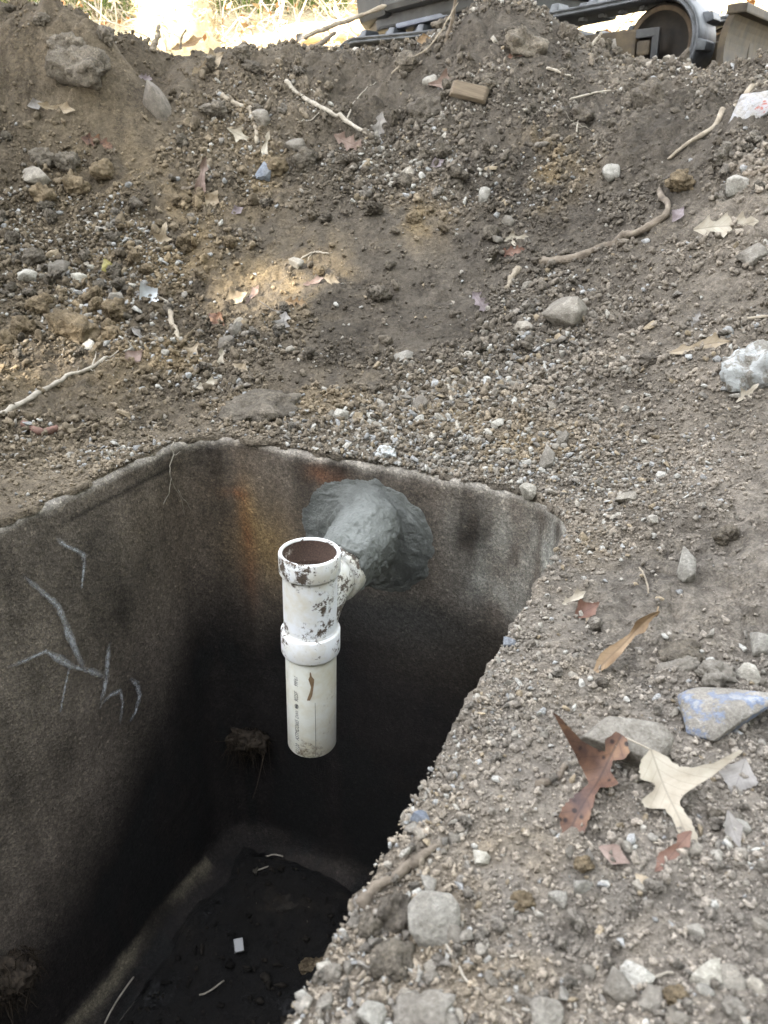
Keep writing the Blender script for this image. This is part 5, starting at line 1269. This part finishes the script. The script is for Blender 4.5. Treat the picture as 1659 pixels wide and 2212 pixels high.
def leaf(px0, py0, px1, py1, shape, tone, label, curl=0.5, bend=0.15, twist=0.0, face=0.55, lift=0.012, width=1.0, stem=None, Y=None, seed=None):
    """a leaf whose base and tip show at two picture positions; it lies on the slope there"""
    mx, my = (px0+px1)/2, (py0+py1)/2
    pm = hit(mx, my, False) if Y is None else at(mx, my, Y)
    n = gnormal(pm[0], pm[1]); tc = CAM-pm; tc /= np.linalg.norm(tc)
    up = n*(1-face)+tc*face; up /= np.linalg.norm(up)
    pm = pm+up*lift
    def onplane(px, py):
        r = ray(px, py); t = ((pm-CAM) @ up)/(r @ up); return CAM+r*t
    p0, p1 = onplane(px0, py0), onplane(px1, py1)
    L = np.linalg.norm(p1-p0); ax = (p1-p0)/L; si = np.cross(up, ax)
    lp, rp = LEAFSHAPE[shape]; nt_, nc = 40, 9
    g = np.random.default_rng(seed if seed is not None else int(px0*7+py0*13))
    t = np.linspace(0, 1, nt_)
    wl = np.interp(t, *zip(*lp))*width*(1+0.18*g.normal(size=nt_)*0.3); wr = np.interp(t, *zip(*rp))*width*(1+0.18*g.normal(size=nt_)*0.3)
    s = np.linspace(-1, 1, nc)
    V = []; RIB = []
    wav = g.uniform(0, 6.28)
    for i in range(nt_):
        for k in range(nc):
            y = s[k]*(wl[i] if s[k] > 0 else wr[i])
            x = t[i]+0.22*abs(y)*(1 if t[i] < 0.85 else 0.4)
            yc = y
            z = 1.6*curl*y*y*2.2+bend*(4*(t[i]-0.5)**2-0.6)*0.35+0.034*math.sin(wav+t[i]*9+y*7)+0.030*abs(y)**0.6*math.sin(t[i]*23+wav+(2.0 if y > 0 else 0))
            if abs(y) < 1e-9: z -= 0.006
            c_, s_ = math.cos(twist*(t[i]-0.5)), math.sin(twist*(t[i]-0.5))
            yy, z2 = yc*c_-z*s_, yc*s_+z*c_
            V.append(p0+ax*(x*L)+si*(yy*L)+up*(z2*L)); RIB.append((t[i], 0.5+y, 0))
    V = np.array(V); org = p0.copy()
    F = np.array([[i*nc+k, i*nc+k+1, (i+1)*nc+k+1, (i+1)*nc+k] for i in range(nt_-1) for k in range(nc-1)])
    gz = ground_h(V[:, 0], V[:, 1], True)
    if Y is None:
        sh = max(0.0, float(np.percentile(gz-V[:, 2], 88))); V[:, 2] += min(sh, 0.035)
    lme = mesh_from('dead_leaf', V-org, F); set_col(lme, RIB, 'rib')
    o = obj('dead_leaf', lme, LM[tone], None, label, 'leaf', 'dead oak leaves on the dirt', None, org)
    if stem:
        q_ = [onplane(*p)-org+up*0.004*k for k, p in enumerate(stem)]; q_[-1] = V[nc//2]-org
        tt = np.linspace(0, len(q_)-1, 10); q2 = np.stack([np.interp(tt, range(len(q_)), np.array(q_)[:, i]) for i in range(3)], 1)
        m = MB(); m.tube(q2, [0.0011]*10, 6); obj('leaf_stem', m.mesh('leaf_stem', True), LM[tone], o)
    return o
LEAVES = [
 (1404,1632,1497,1850,'bigtan','pale','large pale tan oak leaf with long lobes in the right foreground',dict(curl=0.45,bend=0.16,face=0.5,width=0.98,stem=[(1322,1594),(1352,1597),(1385,1616),(1404,1632)])),
 (1340,1597,1216,1822,'bigbrown','brown','large spotted red-brown oak leaf left of the pale leaf',dict(curl=0.9,bend=0.10,face=0.45,twist=0.4,width=1.0)),
 (1492,1800,1412,1890,'narrow','red','rust-red leaf under the tail of the pale oak leaf',dict(curl=0.4,bend=0.2,width=1.6)),
 (1372,1886,1412,1932,'tri','tan','small triangular tan leaf scrap below the rust-red leaf',dict(curl=0.2,bend=0.1,width=0.9)),
 (1292,1828,1362,1866,'tri','pink','pinkish leaf fragment in the right foreground',dict(curl=0.2,bend=-0.1,width=0.9)),
 (1411,1356,1258,1500,'narrow','umber','long curled brown leaf on the bank right of the tank',dict(curl=2.2,bend=0.35,face=0.65,twist=1.2,width=0.75,lift=0.012,stem=[(1422,1310),(1416,1335),(1411,1356)])),
 (1240,1334,1296,1300,'tri','red','small rust-brown leaf near the tank corner',dict(curl=0.6,bend=0.3)),
 (1214,1305,1266,1278,'narrow','pale','slim pale leaf above the small rust-brown leaf',dict(curl=0.8,bend=0.3,width=1.8)),
 (1610,1640,1580,1720,'tri','grey','dark grey leaf behind the right lobe of the pale oak leaf',dict(curl=0.2,bend=0.1,width=1.2)),
 (1570,1752,1600,1835,'tri','grey','crumpled pale grey leaf in the right foreground',dict(curl=0.9,bend=0.4,width=0.7,twist=0.6)),
 (1446,762,1580,735,'narrow','tan','long tan leaf on the bank beside the white painted stone',dict(curl=0.5,bend=-0.15,width=1.1,face=0.7)),
 (1590,870,1640,828,'star','pale','pale star-shaped leaf below the white painted stone',dict(curl=0.5,bend=0.3,face=0.7)),
 (1496,500,1640,484,'oak','pale','pale lobed oak leaf on the right bank',dict(curl=0.35,bend=0.15,face=0.75,width=0.8)),
 (1452,480,1478,445,'tri','purple','small mauve leaf beside the thick branch',dict(curl=0.5,bend=0.3)),
 (1020,642,1052,688,'oak','purple','mauve leaf with a brown tip behind the tank',dict(curl=0.8,bend=0.3,face=0.7)),
 (1082,520,1142,512,'star','pale','white curled leaf left of the thick branch',dict(curl=0.7,bend=0.2,face=0.7)),
 (1078,552,1134,540,'oak','red','rust-red leaf under the white curled leaf',dict(curl=0.4,bend=0.1,face=0.7,width=0.9)),
 (618,690,604,745,'oak','grey','grey-brown oak leaf on the level dirt behind the tank',dict(curl=0.4,bend=0.2,face=0.6,width=1.1,stem=[(560,650),(590,672),(618,690)])),
 (452,690,488,716,'tri','brown','dark red leaf on the left of the level dirt',dict(curl=0.5,bend=0.2,width=1.1)),
 (480,756,476,804,'narrow','pale','pale upright leaf between the twigs behind the tank',dict(curl=1.0,bend=0.4,width=1.7,face=0.7)),
 (430,748,398,796,'star','tan','tan forked leaf near the pit edge',dict(curl=0.5,bend=0.2,face=0.7)),
 (486,662,536,640,'tri','tan','tan leaf with a brown back lying by the slope foot',dict(curl=0.5,bend=0.3)),
 (530,660,560,618,'narrow','pink','slim pinkish leaf propped on the slope foot',dict(curl=0.6,bend=0.3,width=1.4)),
 (616,650,664,658,'oak','umber','brown crooked leaf left of the sunny patch',dict(curl=0.6,bend=0.3,face=0.7)),
 (655,616,700,600,'narrow','pink','pinkish leaf in the sunny patch',dict(curl=0.4,bend=0.2,width=1.5)),
 (700,600,735,612,'tri','tan','tan leaf at the right end of the sunny patch',dict(curl=0.4,bend=0.2)),
 (424,838,472,820,'narrow','pale','white-edged leaf on the pit edge',dict(curl=0.5,bend=0.2,width=1.6)),
 (505,790,540,812,'tri','tan','tan leaf on the level dirt behind the hard subsoil block',dict(curl=0.3,bend=0.2)),
 (268,788,310,756,'tri','pink','pinkish brown leaf below the long curved leaf',dict(curl=0.4,bend=0.2)),
 (286,716,335,758,'narrow','grey','long curved grey leaf by the left twigs',dict(curl=1.2,bend=0.5,width=1.4)),
 (345,560,362,496,'star','tan','broad tan leaf standing on the left slope',dict(curl=0.3,bend=0.1,face=0.85,width=1.0)),
 (446,360,428,455,'narrow','pink','long curled brown leaf on the left slope',dict(curl=1.4,bend=0.3,face=0.8,width=1.2,twist=0.8)),
 (446,460,472,420,'tri','tan','small tan triangular leaf right of the curled brown leaf',dict(curl=0.2,bend=0.1,face=0.85)),
 (500,462,526,448,'tri','purple','tiny mauve leaf on the left slope',dict(curl=0.5,bend=0.4)),
 (226,562,240,602,'tri','yellow','yellow-green leaf on the left slope',dict(curl=0.4,bend=0.3,face=0.8)),
 (176,302,246,322,'oak','brown','dark brown leaf on the upper left slope',dict(curl=0.3,bend=0.2,face=0.75,width=1.0)),
 (84,238,166,252,'narrow','tan','tan curled leaf with a gold tip on the upper left slope',dict(curl=0.9,bend=0.7,face=0.75,width=1.3)),
 (492,296,548,326,'star','pale','pale forked leaf on the upper slope',dict(curl=0.5,bend=0.2,face=0.8)),
 (582,290,566,350,'narrow','pale','slim upright pale leaf on the upper slope',dict(curl=0.6,bend=0.2,face=0.8,width=1.1)),
 (412,190,486,132,'narrow','tan','large folded tan leaf below the gap in the mounds',dict(curl=0.6,bend=0.35,face=0.8,width=1.6)),
 (300,164,330,172,'oak','purple','mauve and orange leaf in the gully on the left',dict(curl=0.3,bend=0.2,face=0.8,width=1.0)),
 (722,312,792,346,'oak','pink','pinkish brown leaf on the middle slope',dict(curl=0.3,bend=0.2,face=0.8,width=0.9)),
 (826,262,806,340,'oak','grey','grey-brown upright oak leaf on the middle slope',dict(curl=0.6,bend=0.3,face=0.85,width=0.8)),
 (925,188,1012,176,'star','pink','pinkish pale leaf with raised tips above the wood chip',dict(curl=0.6,bend=0.5,face=0.75)),
 (1000,190,1052,196,'narrow','brown','dark brown sliver of leaf beside the wood chip',dict(curl=0.3,bend=0.2,width=1.1)),
 (1150,108,1096,128,'oak','red','red-brown leaf on the face of the centre mound',dict(curl=0.3,bend=0.2,face=0.8)),
 (1304,136,1338,124,'tri','grey','dark curled leaf right of the centre mound',dict(curl=1.4,bend=0.3,face=0.8)),
 (370,108,440,82,'narrow','umber','long brown leaf on the crest in the sun',dict(curl=0.6,bend=0.3,face=0.9,width=1.0)),
 (640,92,655,70,'tri','grey','mauve-grey leaf on the crest left of the track',dict(curl=0.6,bend=0.3,face=0.9)),
 (900,92,935,88,'tri','umber','brown leaf on the crest in front of the rubber track',dict(curl=0.3,bend=0.2,face=0.9)),
 (930,360,960,345,'tri','purple','mauve leaf scrap on the middle slope',dict(curl=0.4,bend=0.2)),
 (1494,706,1512,672,'oak','grey','pale crumpled leaf on the right bank above the long tan leaf',dict(curl=0.5,bend=0.3,face=0.7)),
 (60,230,95,222,'tri','grey','grey leaf scrap near the left edge on the upper slope',dict(curl=0.4,bend=0.2)),
 (148,172,178,150,'tri','grey','pale grey leaf on the face of the left mound',dict(curl=0.4,bend=0.2,face=0.8)),
]
for (a0, b0, a1, b1, shp, tone, lb, kw) in LEAVES: leaf(a0, b0, a1, b1, shp, tone, lb, **kw)

# sliver of leaf stuck to the straight pipe
rr = rP+0.0012; V = []
for z, w0, off in [(0.168,0.0035,0.008),(0.180,0.0042,0.004),(0.192,0.0032,0.001),(0.205,0.0028,-0.001),(0.218,0.0050,0.000),(0.226,0.0062,0.001),(0.234,0.0022,0.002),(0.245,0.0012,0.003)]:
    for s in (-1, 1):
        a = ANG_CAM+(off+s*w0)/-rr*1.0
        V.append((rr*math.cos(a), rr*math.sin(a), z))
V = np.array(V); F = np.array([[2*i, 2*i+1, 2*i+3, 2*i+2] for i in range(7)])
Vw = np.array([list(tee.rotation_euler.to_matrix() @ Vector(v)) for v in V])+np.array(tee.location)
mid = Vw.mean(0); obj('dead_leaf', mesh_from('leaf_sliver', Vw-mid, F), LM['umber'], None, 'brown sliver of leaf stuck to the white pipe', 'leaf', 'dead oak leaves on the dirt', None, mid)

# ------------------------------------------------------------------ sticks and roots
M_stick = simple_noise_mat('grey_brown_wood', (0.075, 0.058, 0.044), (0.24, 0.20, 0.155), 26, 0.9, 0.9, 0.012, detail=8)
M_stick_l = simple_noise_mat('pale_wood', (0.16, 0.13, 0.095), (0.34, 0.295, 0.23), 30, 0.85, 0.8, 0.008, detail=8)
M_root = simple_noise_mat('pale_root', (0.19, 0.165, 0.13), (0.37, 0.335, 0.28), 45, 0.85, 0.3, 0.002)
M_redw = simple_noise_mat('reddish_bark', (0.08, 0.045, 0.035), (0.20, 0.115, 0.09), 30, 0.8, 0.4, 0.004)
def curve_pts(P, n=26, wob=0.0, seed=0):
    P = np.array(P, float); s = np.linspace(0, len(P)-1, n)
    # Catmull-Rom through the measured points
    Q = np.vstack([2*P[0]-P[1], P, 2*P[-1]-P[-2]]); out = []
    for t in s:
        i = min(int(t), len(P)-2); f = t-i; p0, p1, p2, p3 = Q[i], Q[i+1], Q[i+2], Q[i+3]
        out.append(0.5*((2*p1)+(-p0+p2)*f+(2*p0-5*p1+4*p2-p3)*f*f+(-p0+3*p1-3*p2+p3)*f**3))
    out = np.array(out)
    if wob: out = out+wob*np.stack([noise(s*2.3+seed, seed*1.7+k*11) for k in range(3)], 1)
    return out
def stick(pts, r0, r1, mat, label, name='stick', cat='stick', lift=1.0, Y=None, twigs=(), n=26, wob=0.6, grp='sticks and roots on the dirt', sides=9):
    if Y is None: P = [hit(*p, False) for p in pts]
    else: P = [at(p[0], p[1], y) for p, y in zip(pts, Y)]
    dep = np.mean([depth_of(p) for p in P]); k = dep/FPX; R0, R1 = r0*k, r1*k
    C = curve_pts(P, n, wob*R0, seed=pts[0][0]*0.37)
    if Y is None:
        gz = ground_h(C[:, 0], C[:, 1], True); C[:, 2] = np.maximum(C[:, 2], gz-R0*0.2)+R0*0.35*lift
    org = C[0].copy(); m = MB(); rad = np.linspace(R0, R1, n)*(1+0.25*noise(np.arange(n)*0.8, pts[0][1]*0.1)); rad[0] *= 0.6; rad[-1] *= 0.35
    m.tube(C-org, rad, sides, seed=pts[0][0] % 17, rough=0.34)
    o = obj(name, m.mesh(name, True), mat, None, label, cat, grp, None, org)
    if name == 'root' and Y is None:
        for j in range(4):
            i0 = int(rng.integers(3, n-3)); dv = rng.normal(size=3)*np.array([1, 1, 0.3]); dv /= np.linalg.norm(dv)
            q0 = C[i0]; L_ = k*rng.uniform(14, 42); hp2 = np.stack([q0+dv*L_*t+rng.normal(0, L_*0.10, 3)*t for t in np.linspace(0, 1, 7)])
            hp2[:, 2] = np.maximum(hp2[:, 2], ground_h(hp2[:, 0], hp2[:, 1], True)+0.001)
            m = MB(); m.tube(hp2-org, np.linspace(0.9*k, 0.35*k, 7), 4); obj('rootlet', m.mesh('rootlet', True), mat, o)
    for (tp, tr) in twigs:
        Q = [hit(*p, False) for p in tp] if Y is None else [at(p[0], p[1], Y[0]) for p in tp]
        c2 = curve_pts(Q, 14, 0.5*R0, seed=tp[0][0]*0.7)
        if Y is None: c2[:, 2] = np.maximum(c2[:, 2], ground_h(c2[:, 0], c2[:, 1], True))+0.003
        d = np.linalg.norm(C-c2[0], axis=1); c2[0] = C[np.argmin(d)]
        m = MB(); m.tube(c2-org, np.linspace(tr*k, tr*k*0.4, 14), 6, seed=3, rough=0.1); obj('twig', m.mesh('twig', True), mat, o)
    return o
stick([(1163,570),(1230,566),(1320,528),(1400,497),(1440,458),(1422,412)], 11, 6, M_stick, 'thick crooked branch lying on the right slope', 'branch', 'branch', n=34)
stick([(1440,345),(1490,310),(1545,275),(1600,225),(1659,178)], 3.5, 7, M_stick_l, 'pale stick leaning on the red and white painted stone')
stick([(961,112),(966,80),(976,45),(984,0),(988,-40)], 5, 3.5, M_stick, 'thin grey sapling standing on the centre mound', 'sapling', 'sapling', Y=[4.2,4.2,4.18,4.15,4.12], wob=0.3)
stick([(845,160),(880,130),(920,108),(952,70),(968,40),(990,5)], 2.2, 1.2, M_stick_l, 'thin pale whip bent beside the sapling', Y=[4.05,4.08,4.1,4.1,4.1,4.1], wob=0.5, sides=6)
stick([(656,82),(700,62),(760,40),(836,14)], 5, 4, M_stick_l, 'pale bare branch sloping across the bright gap beside the excavator', 'branch', 'branch', Y=[5.2,5.2,5.2,5.2])
stick([(655,122),(680,102),(705,84),(724,66)], 6, 4, M_stick, 'brown stub of branch below the pale bare branch', Y=[4.4,4.42,4.45,4.5])
stick([(614,180),(650,208),(700,240),(748,266),(792,292)], 5, 4, M_root, 'long pale root on the upper middle slope', 'root', 'root', twigs=[([(748,266),(760,235),(780,205),(812,178)], 2.2), ([(700,240),(670,262),(640,268)], 1.6)])
stick([(468,204),(500,224),(548,246)], 6, 5, M_stick_l, 'short pale stick on the upper left slope')
stick([(540,234),(552,272),(556,312)], 6, 4, M_stick_l, 'short upright stick beside the pale one on the upper left slope')
stick([(-5,900),(60,868),(140,820),(200,796),(232,776)], 6, 4, M_root, 'long pale root on the pit edge at the left', 'root', 'root', twigs=[([(200,796),(206,780),(205,760)], 2.5), ([(232,776),(262,756),(300,738)], 2), ([(215,788),(250,780),(280,775)], 1.8)])
stick([(362,664),(374,700),(388,738)], 6, 5, M_stick_l, 'stout pale stick by the leaves at the foot of the left slope')
stick([(290,716),(330,690),(362,656),(340,640),(318,632)], 2.5, 1.5, M_root, 'thin root beside the white scrap', 'root', 'root', sides=6)
stick([(45,918),(85,935),(125,932)], 8, 7, M_redw, 'broken reddish stick near the left edge')
stick([(774,1958),(830,1912),(885,1882),(915,1850),(950,1828)], 14, 8, M_stick, 'thick brown root lying on the tank rim', 'root', 'root', n=34, twigs=[([(850,1900),(870,1870),(880,1840)], 6)])
stick([(968,838),(975,870),(990,890),(988,915),(996,938)], 5, 3, M_root, 'small crooked white root behind the tank', 'root', 'root')
stick([(1600,386),(1630,376),(1662,364)], 5, 5, M_stick, 'grey stick at the right edge of the upper bank')
stick([(1592,692),(1625,690),(1662,686)], 4, 4, M_stick_l, 'straight pale stick at the right edge')
stick([(1120,580),(1108,602),(1096,626)], 8, 6, M_stick_l, 'grey wood splinter below the thick branch')
stick([(394,412),(420,403),(446,392)], 4, 3, M_stick, 'short stick beside the curled brown leaf')
stick([(330,108),(338,80),(345,52)], 7, 4, M_stick_l, 'weathered stub standing on the crest by the dry grass heap', Y=[4.25,4.25,4.25])
stick([(388,108),(392,84),(404,62)], 2.5, 1.5, M_stick, 'thin twig standing on the crest right of the weathered stub', Y=[4.3,4.3,4.3], sides=6)
stick([(20,490),(55,515),(95,528)], 2.4, 1.5, M_root, 'fine root on the left slope', 'root', 'root', sides=6)
stick([(190,488),(240,500),(310,508)], 2.6, 1.8, M_root, 'fine pale root above the broad tan leaf', 'root', 'root', sides=6)
stick([(780,1990),(840,2035),(880,2070),(905,2100)], 3.0, 2.0, M_root, 'thin white root across the foreground clods', 'root', 'root', sides=6)
stick([(940,2010),(975,2060),(1010,2120),(1080,2170),(1130,2200)], 4, 3, M_root, 'whitish root in the lower foreground', 'root', 'root', sides=7)
stick([(1040,2058),(1090,2068),(1150,2062)], 3, 2, M_root, 'short white root right of the pale cracked stone', 'root', 'root', sides=6)
stick([(1390,2130),(1420,2110),(1455,2100)], 4, 3, M_root, 'short pale root in the lower right foreground', 'root', 'root', sides=6)
stick([(1160,1700),(1200,1680),(1225,1650)], 9, 6, M_stick, 'dusty stub of root left of the red-brown leaf', 'root', 'root')
stick([(1230,215),(1300,200),(1340,196)], 2.4, 2, M_root, 'thin stick on the slope below the track', sides=6)
stick([(1250,250),(1245,290)], 2.0, 1.5, M_root, 'tiny upright root on the right slope', 'root', 'root', sides=5, n=10)
stick([(820,1935),(860,1922),(900,1905)], 2.5, 2.0, M_stick, 'thin stick under the thick brown root', sides=6)
stick([(1380,1225),(1395,1255),(1402,1285)], 2.5, 2.0, M_stick_l, 'thin straw on the right bank', sides=6)
stick([(650,560),(680,545),(710,550)], 2.2, 1.5, M_root, 'fine root above the sunny patch', 'root', 'root', sides=6)
stick([(1275,106),(1285,88),(1300,72)], 4, 3, M_root, 'pale root poking from the flank of the centre mound', 'root', 'root', Y=[4.2,4.2,4.2], sides=6)
stick([(1180,150),(1215,160),(1250,178)], 3, 2, M_root, 'pale root on the flank right of the centre mound', 'root', 'root', sides=6)
# wood chip
p = hit(1012, 210, False); m = MB(); m.box((0, 0, 0), (0.165, 0.075, 0.022), taper=0.86)
o = obj('wood_chip', m.mesh('wood_chip', False, 0.006), simple_noise_mat('split_wood', (0.07, 0.053, 0.037), (0.16, 0.125, 0.085), 40, 0.85, 0.6, 0.004, stretch=(0.3, 4, 4)), None, 'flat chunk of split wood on the middle slope', 'wood chip', None, None, p+np.array([0, -0.02, 0.02]))
o.rotation_euler = (frame_for(gnormal(p[0], p[1])*0.6+np.array([0, -0.3, 0.2]), 0.1).to_euler()); o.rotation_euler.rotate_axis('Z', -0.35)
# white scrap
leaf_white = NT('white_scrap').set((0.55, 0.57, 0.59), 0.5)
LM['white'] = leaf_white
o = leaf(302, 655, 342, 626, 'tri', 'white', 'white crumpled scrap of plastic on the left of the pit edge', curl=0.8, bend=0.5, face=0.8, width=1.5); o.name = 'plastic_scrap'; o['category'] = 'plastic scrap'; del o['group']

# ------------------------------------------------------------------ inside the tank
def tank_world(a, b, z): x, y = to_xy(a, b); return np.array([x, y, z])
def floor_hit(px, py, z=-DEPTH+0.03): r = ray(px, py); t = (z-CAM[2])/r[2]; return CAM+r*t
def back_hit(px, py, off=0.012):
    r = ray(px, py); t = (B1-off)/(r[0]*E2[0]+r[1]*E2[1]); return CAM+r*t
def left_hit(px, py, off=0.012):
    r = ray(px, py); t = (A0+off)/(r[0]*E1[0]+r[1]*E1[1]); return CAM+r*t
# hair-thin root hanging over the rim at the back left
P = [left_hit(374, 952), left_hit(374, 985), left_hit(366, 1010), left_hit(370, 1035), left_hit(392, 1075), left_hit(400, 1115)]
C = curve_pts(P, 26, 0.004, 3); m = MB(); m.tube(C-C[0], np.linspace(0.0018, 0.0006, 26), 5)
ro = obj('hanging_root', m.mesh('hanging_root', True), M_root, None, 'hair-thin forked root hanging down the far left tank corner', 'root', None, None, C[0])
for tp in ([(370,1035),(362,1070),(352,1090)], [(385,1060),(405,1090),(430,1120)], [(374,985),(388,975)]):
    c2 = curve_pts([left_hit(*q) for q in tp], 12, 0.003, 5); m = MB(); m.tube(c2-C[0], np.linspace(0.0012, 0.0005, 12), 4); obj('rootlet', m.mesh('rootlet', True), M_root, ro)
# matted root balls on the walls
M_mat = simple_noise_mat('matted_roots', (0.012, 0.009, 0.007), (0.055, 0.042, 0.029), 60, 0.95, 0.6, 0.004)
def root_ball(c, r, label, seed, n=420, hang=0.07):
    g = np.random.default_rng(seed); e_ = empty('root_mat', c, label, 'roots', None)
    V, F = stone_proto(seed, 4, False); obj('root_core', mesh_from('root_core', V*np.array(r), F), M_mat, e_)
    u = unit(g.normal(size=(n, 3))); ln = unit(np.stack([g.normal(0, 0.5, n), g.normal(0, 0.5, n), -np.abs(g.normal(0.9, 0.5, n))], 1))
    me = stems('rootlets', u*np.array(r)*0.9, g.uniform(0.015, hang, n)**1.0*g.random(n)**1.2, ln, g.uniform(0.0008, 0.0018, n), np.array([0.035, 0.026, 0.018])*g.uniform(0.4, 1.5, (n, 1)), 7, 1.8, g)
    o = obj('rootlets', me, M_straw, e_); o['kind'] = 'stuff'
root_ball(back_hit(535, 1600, 0.05), (0.075, 0.05, 0.045), 'dark matted roots hanging in the far left corner of the tank', 401)
root_ball(left_hit(35, 2105, 0.06), (0.05, 0.07, 0.06), 'brown matted roots on the left tank wall near the bottom edge', 402)
# litter on the floor
def floor_thing(name, px, py, size, mat, label, cat, kind='clod', i=0, rz=0.3):
    p = floor_hit(px, py); o = bpy.data.objects.new(name, rock_mesh(kind, i, mat)); COL.objects.link(o)
    o.matrix_world = Matrix.Translation(Vector(p)) @ Matrix.Rotation(rz, 4, 'Z') @ Matrix.Diagonal((*size, 1)); o['label'] = label; o['category'] = cat; return o
M_wetrock = rock_material('sludge_coated_stone', [(0.012, 0.011, 0.010), (0.024, 0.021, 0.018), (0.045, 0.039, 0.032)], dust=0.0, rnd=False)
floor_thing('stone', 692, 2082, (0.065, 0.05, 0.035), M_clay, 'round ochre stone on the tank floor against the rim', 'stone', 'clod', 3)
floor_thing('stone', 620, 1950, (0.05, 0.04, 0.02), M_wetrock, 'dark stone lying in the sludge on the tank floor', 'stone', 'clod', 4)
floor_thing('dirt_clod', 590, 1880, (0.06, 0.045, 0.02), M_wetrock, 'dark lump of sludge on the tank floor', 'dirt clod', 'clod', 5)
p = floor_hit(516, 2041, -DEPTH+0.05); m = MB(); m.box((0, 0, 0), (0.030, 0.040, 0.012), taper=0.9)
o = obj('white_tag', m.mesh('white_tag', False, 0.003), NT('tag_white').set((0.36, 0.36, 0.36), 0.5), None, 'small white square scrap lying on the tank floor', 'scrap', None, None, p); o.rotation_euler = (0.5, 0.1, 0.3)
for pl, lb in (([(555,1880),(580,1872),(600,1870)], 'pale straw on the tank floor below the pipe'), ([(575,1850),(592,1846),(612,1850)], 'short white straw on the tank floor near the back'), ([(430,2150),(455,2140),(485,2118)], 'curved white straw on the tank floor in front'), ([(225,2212),(255,2160),(290,2110)], 'thin pale stick along the foot of the left tank wall')):
    C = curve_pts([floor_hit(*q, -DEPTH+0.05) for q in pl], 12, 0.004, 2); m = MB(); m.tube(C-C[0], 0.0028, 6); obj('straw', m.mesh('straw', True), M_root, None, lb, 'straw', 'straws on the tank floor', None, C[0])

# rubbish and silt lumps in the sludge
g = np.random.default_rng(77); nd = 900
da = g.uniform(A0+0.12, A1-0.05, nd); db = g.uniform(0.2, B1-0.12, nd); VV, FF, CC, off = [], [], [], 0
for k in range(nd):
    V, F = LO[int(g.integers(0, len(LO)))]; s_ = 0.004+0.016*g.random()**4
    x, y = to_xy(da[k], db[k]); z = -DEPTH+0.035+0.060*max(-0.15, float(fbm(da[k]*4, db[k]*4, 8.0, 4)))
    VV.append(V*s_*g.uniform(0.4, 1.4, 3)*np.array([1, 1, 0.5])+np.array([x, y, z])); FF.append(F+off); off += len(V)
    c = np.array([0.012, 0.010, 0.008])*g.uniform(0.3, 2.2) if g.random() < 0.95 else np.array([0.07, 0.063, 0.05])
    CC.append(np.repeat(c[None], len(V), 0))
me = mesh_from('sludge_debris', np.concatenate(VV), np.concatenate(FF), False); set_col(me, np.concatenate(CC))
obj('sludge_debris', me, vcol_material('sludge_lumps', 0.9), label='small dark lumps and litter in the sludge on the tank floor', kind='stuff')
